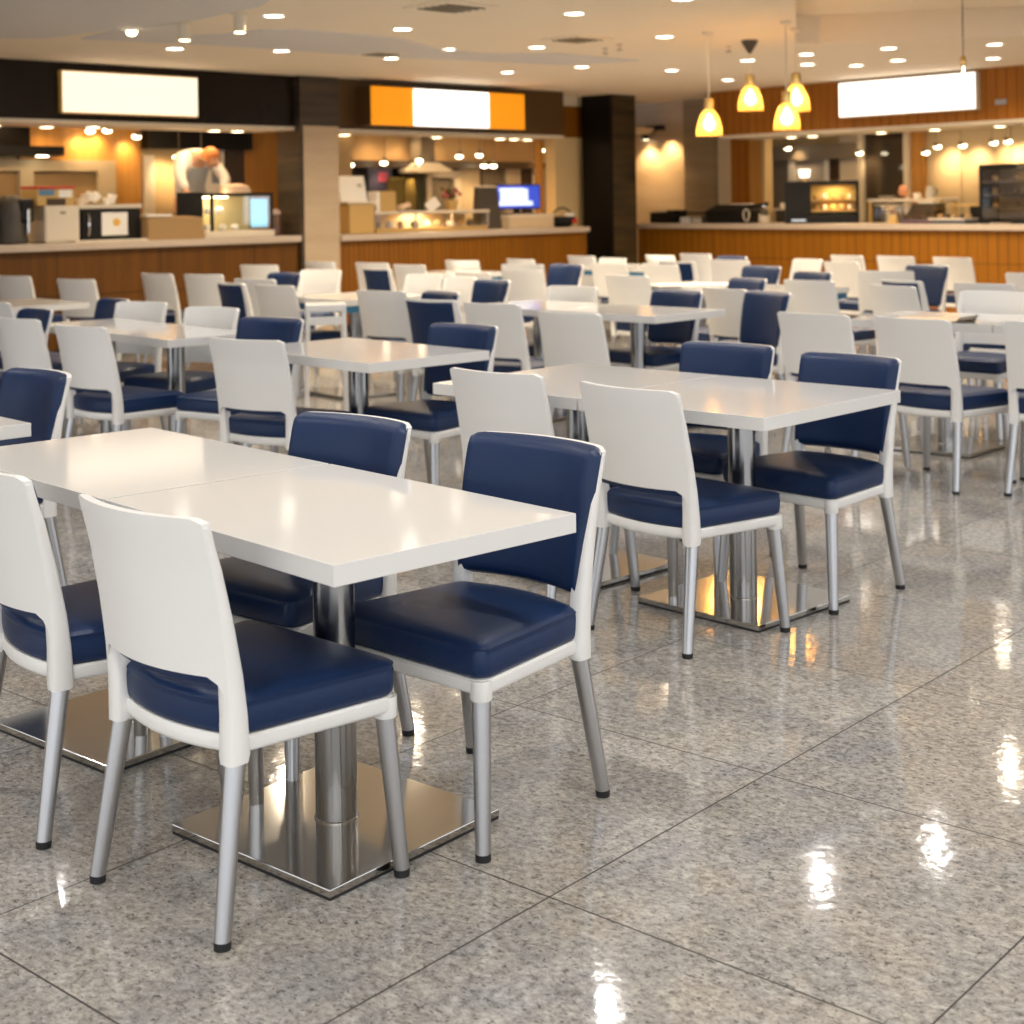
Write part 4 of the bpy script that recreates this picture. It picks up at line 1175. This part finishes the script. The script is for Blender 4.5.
# ------------------------------------------------------------------ things on the right counter
CR_ = 1.111
t = on(wr, AR, 'small_black_box', 'small black box at the left end of the right counter', 'box', -1.30, .35, CR_)
MB().bx(-.24, .24, -.12, .12, 0, .15, bev=.008).obj('box', BLACK, t)
MB().bx(.10, .25, -.13, .13, .1, .18, bev=.006).obj('raised_end', BLACK, t)
MB().bx(-.18, .05, -.1, .1, .15, .162).obj('grey_lid', GREY, t)
t = on(wr, AR, 'black_tray', 'flat black tray over white packets between small black box and black crate', 'tray', -.72, .38, CR_)
MB().bx(-.26, .22, -.15, .15, .12, .15, bev=.006).obj('tray', BLACK, t)
MB().bx(-.26, -.10, -.12, .12, 0, .08, bev=.01).obj('white_packet', PAPER, t)
MB().bx(-.05, .12, -.10, .12, 0, .07, bev=.01).obj('pale_packet', OFFW, t)
MB().bx(.10, .30, -.10, .12, 0, .10, bev=.03).obj('dark_pouch', DGREY, t)
t = on(wr, AR, 'black_crate', 'large black carrier with a handle bar beside the display cabinet', 'crate', -.02, .38, CR_)
MB().loft([[(-.38, -.2, 0), (.34, -.2, 0), (.34, .2, 0), (-.38, .2, 0)], [(-.40, -.22, .16), (.36, -.22, .16), (.36, .2, .16), (-.40, .2, .16)], [(-.26, -.12, .25), (.22, -.12, .25), (.22, .14, .25), (-.26, .14, .25)]]).obj('crate', BLACK, t)
MB().tube([(.28, -.2, .20), (.70, -.2, .26)], [.03, .02], 10).obj('handle', BLACK, t)
MB().tube([(.34+.05*cos(a), -.22, .11+.08*sin(a)) for a in [2*pi*k/16 for k in range(17)]], .010, 8).obj('white_ring', OFFW, t)
MB().bx(-.02, .2, -.1, .1, .245, .26, bev=.004).obj('paper', PAPER, t)
t = on(wr, AR, 'glass_jar', 'clear glass jar just left of the black display cabinet', 'jar', .58, .22, CR_)
MB().lathe([(.07, 0), (.085, .03), (.085, .13), (.05, .19), (.045, .22)], 20).obj('jar', GLASS, t)
MB().lathe([(.07, .004), (.08, .03), (.078, .10)], 16).obj('contents', mat('pale_sugar', (.7, .6, .45), rough=.8), t)
MB().lathe([(.055, .22), (.055, .25)], 16).obj('lid', CHROME, t)
t = on(wr, AR, 'cup_rack', 'rack of pale cups behind the glass jar, left of the display cabinet', 'rack', .42, 1.05, CR_)
MB().bx(-.3, .38, -.1, .1, .16, .19, bev=.004).obj('shelf', OFFW, t)
MB().bx(-.3, -.27, -.1, .1, -.3, .16).obj('upright', CHROME, t); MB().bx(.35, .38, -.1, .1, -.3, .16).obj('upright', CHROME, t)
for k in range(5):
    MB().lathe([(.03, .19), (.045, .26), (.04, .26)], 14, (-.22+.12*k, 0, 0)).obj('cup', PAPER, t)
def shelf_cab(name, lab, u, w, h, nsh, backm, solid=0.0, item=None, rz=AR, n_=.36):
    t = on(wr, rz, name, lab, 'cabinet', u, n_, CR_)
    x0, x1 = -w/2, w/2
    MB().bx(x0, x1, -.2, .2, h-.05, h, bev=.008).obj('top', BLACK, t)
    MB().bx(x0, x1, -.2, .2, 0, .10 if solid else .03, bev=.006).obj('base', BLACK, t)
    if solid: MB().bx(x0, x0+solid, -.2, .2, .1, h-.05, bev=.004).obj('solid_side', BLACK, t)
    else: MB().bx(x0, x0+.04, -.2, .2, .03, h-.05).obj('side_panel', BLACK, t)
    MB().bx(x1-.035, x1, -.2, .2, .03, h-.05).obj('side_panel', BLACK, t)
    MB().bx(x0+.02, x1-.02, .17, .2, .03, h-.05).obj('back_panel', backm, t)
    xs = x0+max(solid, .04)
    lo = .10 if solid else .03
    for k in range(nsh):
        z = lo+(h-.05-lo)*(k+1)/(nsh+1) if not solid else lo+.06+(h-.17-lo)*k/nsh
        s_ = MB().bx(xs, x1-.035, -.19, .17, z-.01, z+.01).obj('shelf', item[0], t)
        n = 5
        for j in range(n):
            r = .035+.01*random.random()
            MB().lathe([(r*.7, z+.01), (r, z+.03), (r*.8, z+.06+.03*random.random())], 12, (xs+.06+(x1-xs-.16)*j/(n-1), -.02, 0)).obj('pastry', item[1+j % (len(item)-1)], t)
    return t, xs, x1, h
t, xs, x1, h = shelf_cab('display_cabinet', 'black display cabinet with lit golden shelves on the right counter', 1.30, .93, .54, 2, mat('gold_back', (.55, .38, .12), rough=.5), .33, [TANBOX, CARD, OFFW, TANBOX], -.20, .50)
lamp('AREA', ((xs+x1)/2, -.05, h-.06), 2.2, (1, .75, .38), t, .16)
lamp('AREA', ((xs+x1)/2, -.08, .26), 1.1, (1, .75, .38), t, .14)
MB().bx(-.38, -.20, -.206, -.2, .03, .05).obj('maker_plate', CHROME, t)
t2 = on(wr, AR, 'table_lamp', 'small glowing white lamp standing on the black display cabinet', 'lamp', 1.14, .36, CR_+.541)
MB().lathe([(.05, 0), (.05, .012), (.012, .02), (.012, .05)], 16).obj('base', BRASS, t2)
MB().lathe([(.06, .05), (.075, .15), (.055, .15), (.05, .06)], 18).obj('lamp_shade', emit('lamp_glow', (1, .9, .78), 1.6), t2)
t, xs, x1, h = shelf_cab('oven_rack', 'tall black shelf oven at the right picture edge on the counter', 4.43, 1.22, .68, 3, mat('smoky_back', (.32, .24, .16), rough=.3), 0, [DGREY, CARD, DARKB, GREY])
MB().bx(xs, x1-.035, -.197, -.193, .03, h-.05).obj('glass_door', GLASS, t)
lamp('AREA', (0, -.05, h-.06), 2.0, (1, .78, .5), t, .25)  # added light to brighten the oven interior, has no fitting
MB().bx(-.12, .1, -.21, -.2, h-.045, h-.015, bev=.003).obj('handle', CHROME, t)
t = on(wr, AR, 'side_table', 'cream topped side table with a clear box under it, behind the right counter', 'table', 2.30, 1.05, 0)
MB().bx(-.52, .50, -.25, .25, 1.37, 1.41, bev=.006).obj('table_top', OFFW, t)
for sx in (-.49, .47):
    for sy in (-.22, .22): MB().bx(sx-.02, sx+.02, sy-.02, sy+.02, 0, 1.37).obj('leg', TANBOX, t)
MB().bx(-.49, .47, -.2, .2, 1.08, 1.10).obj('lower_shelf', OFFW, t)
t = on(wr, AR, 'acrylic_box', 'clear box of bottles on the lower shelf of the cream side table', 'box', 2.12, 1.0, 1.101)
MB().bx(-.26, .26, -.14, -.132, 0, .22).obj('front_glass', GLASS, t)
MB().bx(-.27, .27, -.145, .145, .22, .235, bev=.003).obj('lid', OFFW, t)
for x, mm in [(-.16, OFFW), (-.06, mat('purple_glass', (.25, .18, .22), rough=.2)), (.06, DGREY), (.17, PAPER)]:
    MB().lathe([(.03, 0), (.034, .02), (.032, .13), (.012, .17)], 12, (x, 0, 0)).obj('bottle', mm, t)
t = on(wr, AR, 'vase', 'orange pink vase on the cream side table before the dark window', 'vase', 2.16, 1.05, 1.411)
MB().lathe([(.03, 0), (.055, .05), (.06, .10), (.04, .16), (.025, .17)], 18).obj('vase', mat('orange_pink_glaze', (.62, .27, .14), rough=.35), t)
MB().lathe([(.034, .0), (.04, .03)], 14, (.0, -.04, 0)).obj('dark_foot', BLACK, t)
for i, (u, lab) in enumerate([(1.92, 'white plate pile at the left of the cream side table'), (2.36, 'white cup beside the orange vase'), (2.56, 'pale jug at the right of the cream side table')]):
    t = on(wr, AR, ['plate_pile', 'cup', 'jug'][i], lab, ['plates', 'cup', 'jug'][i], u, 1.05, 1.411)
    if i == 0:
        for k in range(3): MB().lathe([(.06, .012*k), (.12, .012*k+.014), (.115, .012*k+.014), (.055, .012*k+.005)], 20).obj('plate', PAPER, t)
    elif i == 1:
        MB().lathe([(.035, 0), (.05, .07), (.045, .07), (.03, .01)], 16).obj('bowl', PAPER, t); MB().tube([(.045, 0, .055), (.075, 0, .045), (.07, 0, .02), (.04, 0, .015)], .006, 8).obj('handle', PAPER, t)
    else:
        MB().lathe([(.05, 0), (.065, .05), (.05, .12), (.055, .15), (.045, .15)], 18).obj('body', mat('pale_grey_glaze', (.5, .48, .42), rough=.3), t); MB().tube([(.055, 0, .13), (.10, 0, .11), (.09, 0, .05), (.06, 0, .04)], .008, 8).obj('handle', DGREY, t)
t = on(wr, AR, 'clothes_bag', 'two folded olive sacks hanging at the right of the side table', 'sack', 2.72, .80, 1.111)
MB().loft([[(-.14, -.05, 0), (.0, -.05, 0), (.0, .05, 0), (-.14, .05, 0)], [(-.10, -.06, .12), (-.01, -.06, .12), (-.01, .06, .12), (-.10, .06, .12)], [(-.13, -.03, .28), (.01, -.03, .28), (.01, .03, .28), (-.13, .03, .28)]]).obj('sack', mat('olive_cloth', (.36, .24, .07), rough=.8), t)
MB().loft([[(.04, -.05, 0), (.18, -.05, 0), (.18, .05, 0), (.04, .05, 0)], [(.05, -.06, .12), (.15, -.06, .12), (.15, .06, .12), (.05, .06, .12)], [(.02, -.03, .28), (.18, -.03, .28), (.18, .03, .28), (.02, .03, .28)]]).obj('sack', mat('straw_cloth', (.46, .32, .11), rough=.8), t)
t = on(wr, AR, 'cake_case', 'small sloped glass case of buns on the right counter', 'display case', 2.98, .30, CR_)
MB().bx(-.24, .24, -.16, .16, 0, .05, bev=.006).obj('base', mat('plum_tray', (.12, .07, .09), rough=.4), t)
MB().loft([[(-.2, -.14, .05), (.22, -.14, .05), (.22, .14, .05), (-.2, .14, .05)], [(-.13, -.04, .22), (.2, -.04, .22), (.2, .14, .22), (-.13, .14, .22)]]).obj('hood', DGLASS, t)
MB().bx(-.14, .21, -.05, .15, .22, .24, bev=.004).obj('top', DGREY, t)
MB().bx(-.05, .15, -.05, .1, .24, .27, bev=.006).obj('paper_pack', OFFW, t)
for k in range(4): MB().lathe([(.03, .05), (.045, .07), (.035, .10)], 12, (-.13+.09*k, -.05, 0)).obj('bun', TANBOX, t)
t = on(wr, AR, 'serving_tray', 'grey blue tray of dark rolls right of the bun case', 'tray', 3.42, .28, CR_)
MB().bx(-.24, .22, -.14, .14, 0, .045, bev=.008).obj('tray', mat('slate_tray', (.10, .11, .13), rough=.4), t)
MB().bx(-.27, .22, -.15, .15, .045, .065, bev=.004).obj('rim', OFFW, t)
for k in range(5): MB().lathe([(.03, .065), (.042, .085), (.03, .115)], 12, (-.2+.095*k, 0, 0)).obj('roll', DARKB if k % 2 else CARD, t)
t = on(wr, AR, 'black_stand', 'black stand left of the tall shelf oven', 'stand', 3.62, .62, CR_)
MB().bx(-.16, .2, -.1, .12, 0, .20, bev=.006).obj('box', BLACK, t)
MB().bx(-.42, .22, -.12, .14, .20, .225, bev=.004).obj('board', TANBOX, t)
for k, (u, lab, h_) in enumerate([(3.58, 'left small amber bottle on the black stand', .16), (3.68, 'right taller pale bottle on the black stand', .22)]):
    t = on(wr, AR, 'bottle', lab, 'bottle', u, .62, CR_+.226)
    MB().lathe([(.035, 0), (.038, .02), (.038, h_*.6), (.016, h_*.85), (.016, h_)], 14).obj('bottle', TANBOX if k == 0 else WARM, t)
    MB().lathe([(.020, h_), (.020, h_+.03)], 12).obj('cap', OFFW, t)
for u, n, z, lab in [(4.15, .06, 0, 'silver tongs lying before the tall shelf oven')]:
    t = on(wr, AR, 'tongs', lab, 'tongs', u, n, CR_)
    MB().tube([(-.12, 0, .012), (.0, .02, .012), (.14, .01, .012)], .008, 8).obj('arm', CHROME, t)
    MB().tube([(-.12, 0, .012), (.0, -.02, .012), (.14, -.01, .012)], .008, 8).obj('arm', CHROME, t)
t = on(wr, AR, 'paper_bag', 'small orange paper bag on the right counter beside the bun case', 'bag', 2.64, .16, CR_)
MB().loft([[(-.06, -.03, 0), (.06, -.03, 0), (.06, .03, 0), (-.06, .03, 0)], [(-.05, -.02, .07), (.05, -.02, .07), (.05, .02, .07), (-.05, .02, .07)], [(-.05, -.005, .11), (.05, -.005, .11), (.05, .005, .11), (-.05, .005, .11)]]).obj('bag', TANBOX, t)
# small label plate on the wood fascia
t = thing('wall_plate', 'small grey plate on the slatted wood at the right picture edge', 'plate', wr(4.22, -.012, 2.48), AR)
MB().bx(-.07, .07, 0, .011, -.03, .03, bev=.004).obj('plate', mat('grey_plate', (.35, .36, .38), rough=.4), t)

# ------------------------------------------------------------------ person behind the left counter
pf = MB(); pf.bx(2.2, 3.8, .95, 1.75, 0, .42)
struct('trim_34', pf, DGREY, **LW)
def skin_obj(name, verts, edges, radii, m, parent, sub=2, root=0):
    me = bpy.data.meshes.new(name)
    me.from_pydata(verts, edges, []); me.update()
    o = bpy.data.objects.new(name, me); link(o, parent)
    k = o.modifiers.new('skin', 'SKIN'); k.use_smooth_shade = True
    sv = me.skin_vertices[0].data
    for i, r in enumerate(radii):
        sv[i].radius = r if isinstance(r, tuple) else (r, r)
        sv[i].use_root = (i == root)
    d = o.modifiers.new('sub', 'SUBSURF'); d.levels = sub; d.render_levels = sub
    me.materials.append(m)
    return o
SKIN = mat('skin', (.66, .36, .22), rough=.5)
person = thing('person', 'person in a white jacket and grey apron bending low behind the display case', 'person', wl(2.98, 1.35, .42), AL)
V, E, R = [], [], []
def vx(p, r, link_to=None):
    V.append(p); R.append(r)
    if link_to is not None: E.append((link_to, len(V)-1))
    return len(V)-1
# faces -y (towards the counter), upper back curved over, head hanging forward
ARMS = [(-1, (-.33, -.26, 1.36), (-.34, -.44, 1.16)), (1, (.26, -.30, 1.34), (.10, -.47, 1.20))]
pel = vx((0, .10, 1.00), (.15, .11))
wai = vx((-.01, .10, 1.20), (.135, .10), pel)
che = vx((-.02, .03, 1.44), (.165, .115), wai)
upc = vx((-.02, -.10, 1.59), (.13, .09), che)
nek = vx((.01, -.22, 1.62), .054, upc)
hd0 = vx((.035, -.295, 1.60), (.074, .08), nek)
hd1 = vx((.05, -.35, 1.55), (.082, .092), hd0)
hd2 = vx((.055, -.385, 1.485), (.058, .066), hd1)
nose = vx((.058, -.452, 1.515), .012, hd1)
for s, elb, wri in ARMS:
    sh = vx((-.01+s*.185, -.10, 1.565), .062, upc)
    el = vx(elb, .045, sh)
    wr_ = vx(wri, .030, el)
    d = (Vector(wri)-Vector(elb)).normalized()
    pm = vx(tuple(Vector(wri)+d*.07), (.040, .018), wr_)
    side = d.cross(Vector((0, 0, 1))).normalized()
    for k in range(4):
        b0 = Vector(wri)+d*.105+side*(.030-.020*k)
        f0 = vx(tuple(b0), .0095, pm)
        f1 = vx(tuple(b0+d*.035+Vector((0, .004, -.008))), .0085, f0)
        vx(tuple(b0+d*(.062-.006*abs(k-1.3))+Vector((0, .012, -.020))), .0075, f1)
    t0 = vx(tuple(Vector(wri)+d*.035-side*.04*s), .011, wr_)
    vx(tuple(Vector(wri)+d*.08-side*.058*s+Vector((0, 0, -.01))), .009, t0)
for s in (-1, 1):
    hp = vx((s*.09, .10, .93), .095, pel)
    kn = vx((s*.10, .04, .50), .062, hp)
    an = vx((s*.10, .08, .09), .042, kn)
    vx((s*.11, -.06, .045), (.045, .03), an)
skin_obj('body', V, E, R, SKIN, person)
# clothing
V, E, R = [], [], []
pel = vx((0, .10, .96), (.175, .135)); wai = vx((-.01, .10, 1.20), (.17, .13), pel); che = vx((-.02, .03, 1.44), (.195, .145), wai)
upc = vx((-.02, -.085, 1.585), (.16, .125), che); col = vx((.0, -.17, 1.62), (.085, .085), upc)
for s, elb, wri in ARMS:
    sh = vx((-.01+s*.185, -.10, 1.56), .088, upc); el = vx(elb, .068, sh); vx(tuple(Vector(elb).lerp(Vector(wri), .82)), .056, el)
skin_obj('jacket', V, E, R, mat('white_cotton', (.82, .79, .76), rough=.8, bump=.2, bs=25), person)
V, E, R = [], [], []
pel = vx((0, .10, .96), (.17, .13))
for s in (-1, 1):
    hp = vx((s*.095, .10, .87), .108, pel); kn = vx((s*.10, .04, .50), .078, hp); vx((s*.10, .075, .11), .062, kn)
skin_obj('trousers', V, E, R, DGREY, person)
for s in (-1, 1):
    q = MB(); q.box((s*.11, -.01, .045), (.10, .27, .085), bev=.03, seg=3); q.obj('shoe', BLACK, person)
ap = MB(); F_, K_ = [], []
for i in range(9):
    z = .62+.84*i/8; rf, rk = [], []
    for j in range(9):
        a = -1+j/4; wd = .19 if z < 1.2 else .13
        y = lerp(-.07, -.20, max(0, (z-1.15)/.31)) if z > 1.15 else -.07
        y += .05*a*a
        rf.append((a*wd+.0, y-.012, z)); rk.append((a*wd+.0, y, z))
    F_.append(rf); K_.append(rk)
ap.slab(F_, K_); ap.obj('apron', mat('grey_blue_cloth', (.42, .45, .48), rough=.8), person)
hr = MB(); q = bmesh.new(); bmesh.ops.create_uvsphere(q, u_segments=24, v_segments=16, radius=1)
bmesh.ops.delete(q, geom=[v for v in q.verts if v.co.z < -.30], context='VERTS')
hr.add(q, Matrix.Translation((.042, -.325, 1.588)) @ Matrix.Rotation(.75, 4, 'X') @ Matrix.Diagonal((.100, .108, .108, 1)))
hr.obj('hair', mat('orange_hair', (.60, .20, .05), rough=.6, bump=.4, bs=90), person)
for s in (-1, 1):
    q = bmesh.new(); bmesh.ops.create_uvsphere(q, u_segments=12, v_segments=8, radius=.011)
    m_ = MB(); m_.add(q, Matrix.Translation((.055+s*.032, -.436, 1.545))); m_.obj('eye', BLACK, person)
    m_ = MB(); m_.tube([(.045+s*.084, -.33, 1.575), (.045+s*.096, -.335, 1.545), (.045+s*.082, -.36, 1.52)], [.008, .013, .008], 8); m_.obj('ear', SKIN, person)
m_ = MB(); m_.tube([(.03, -.436, 1.478), (.057, -.446, 1.474), (.083, -.436, 1.478)], [.004, .008, .004], 8); m_.obj('mouth', mat('lips', (.45, .13, .10), rough=.5), person)
# ------------------------------------------------------------------ daylight from the open end behind the camera
w = bpy.data.worlds.new('world'); scene.world = w; w.use_nodes = True
bg = w.node_tree.nodes['Background']
bg.inputs['Color'].default_value = (*WORLD_C, 1); bg.inputs['Strength'].default_value = WORLD_S
vs = scene.view_settings
vs.view_transform = 'Standard'; vs.look = 'None'; vs.gamma = 1.0; vs.exposure = EXPO; vs.use_curve_mapping = False
scene.display_settings.display_device = 'sRGB'
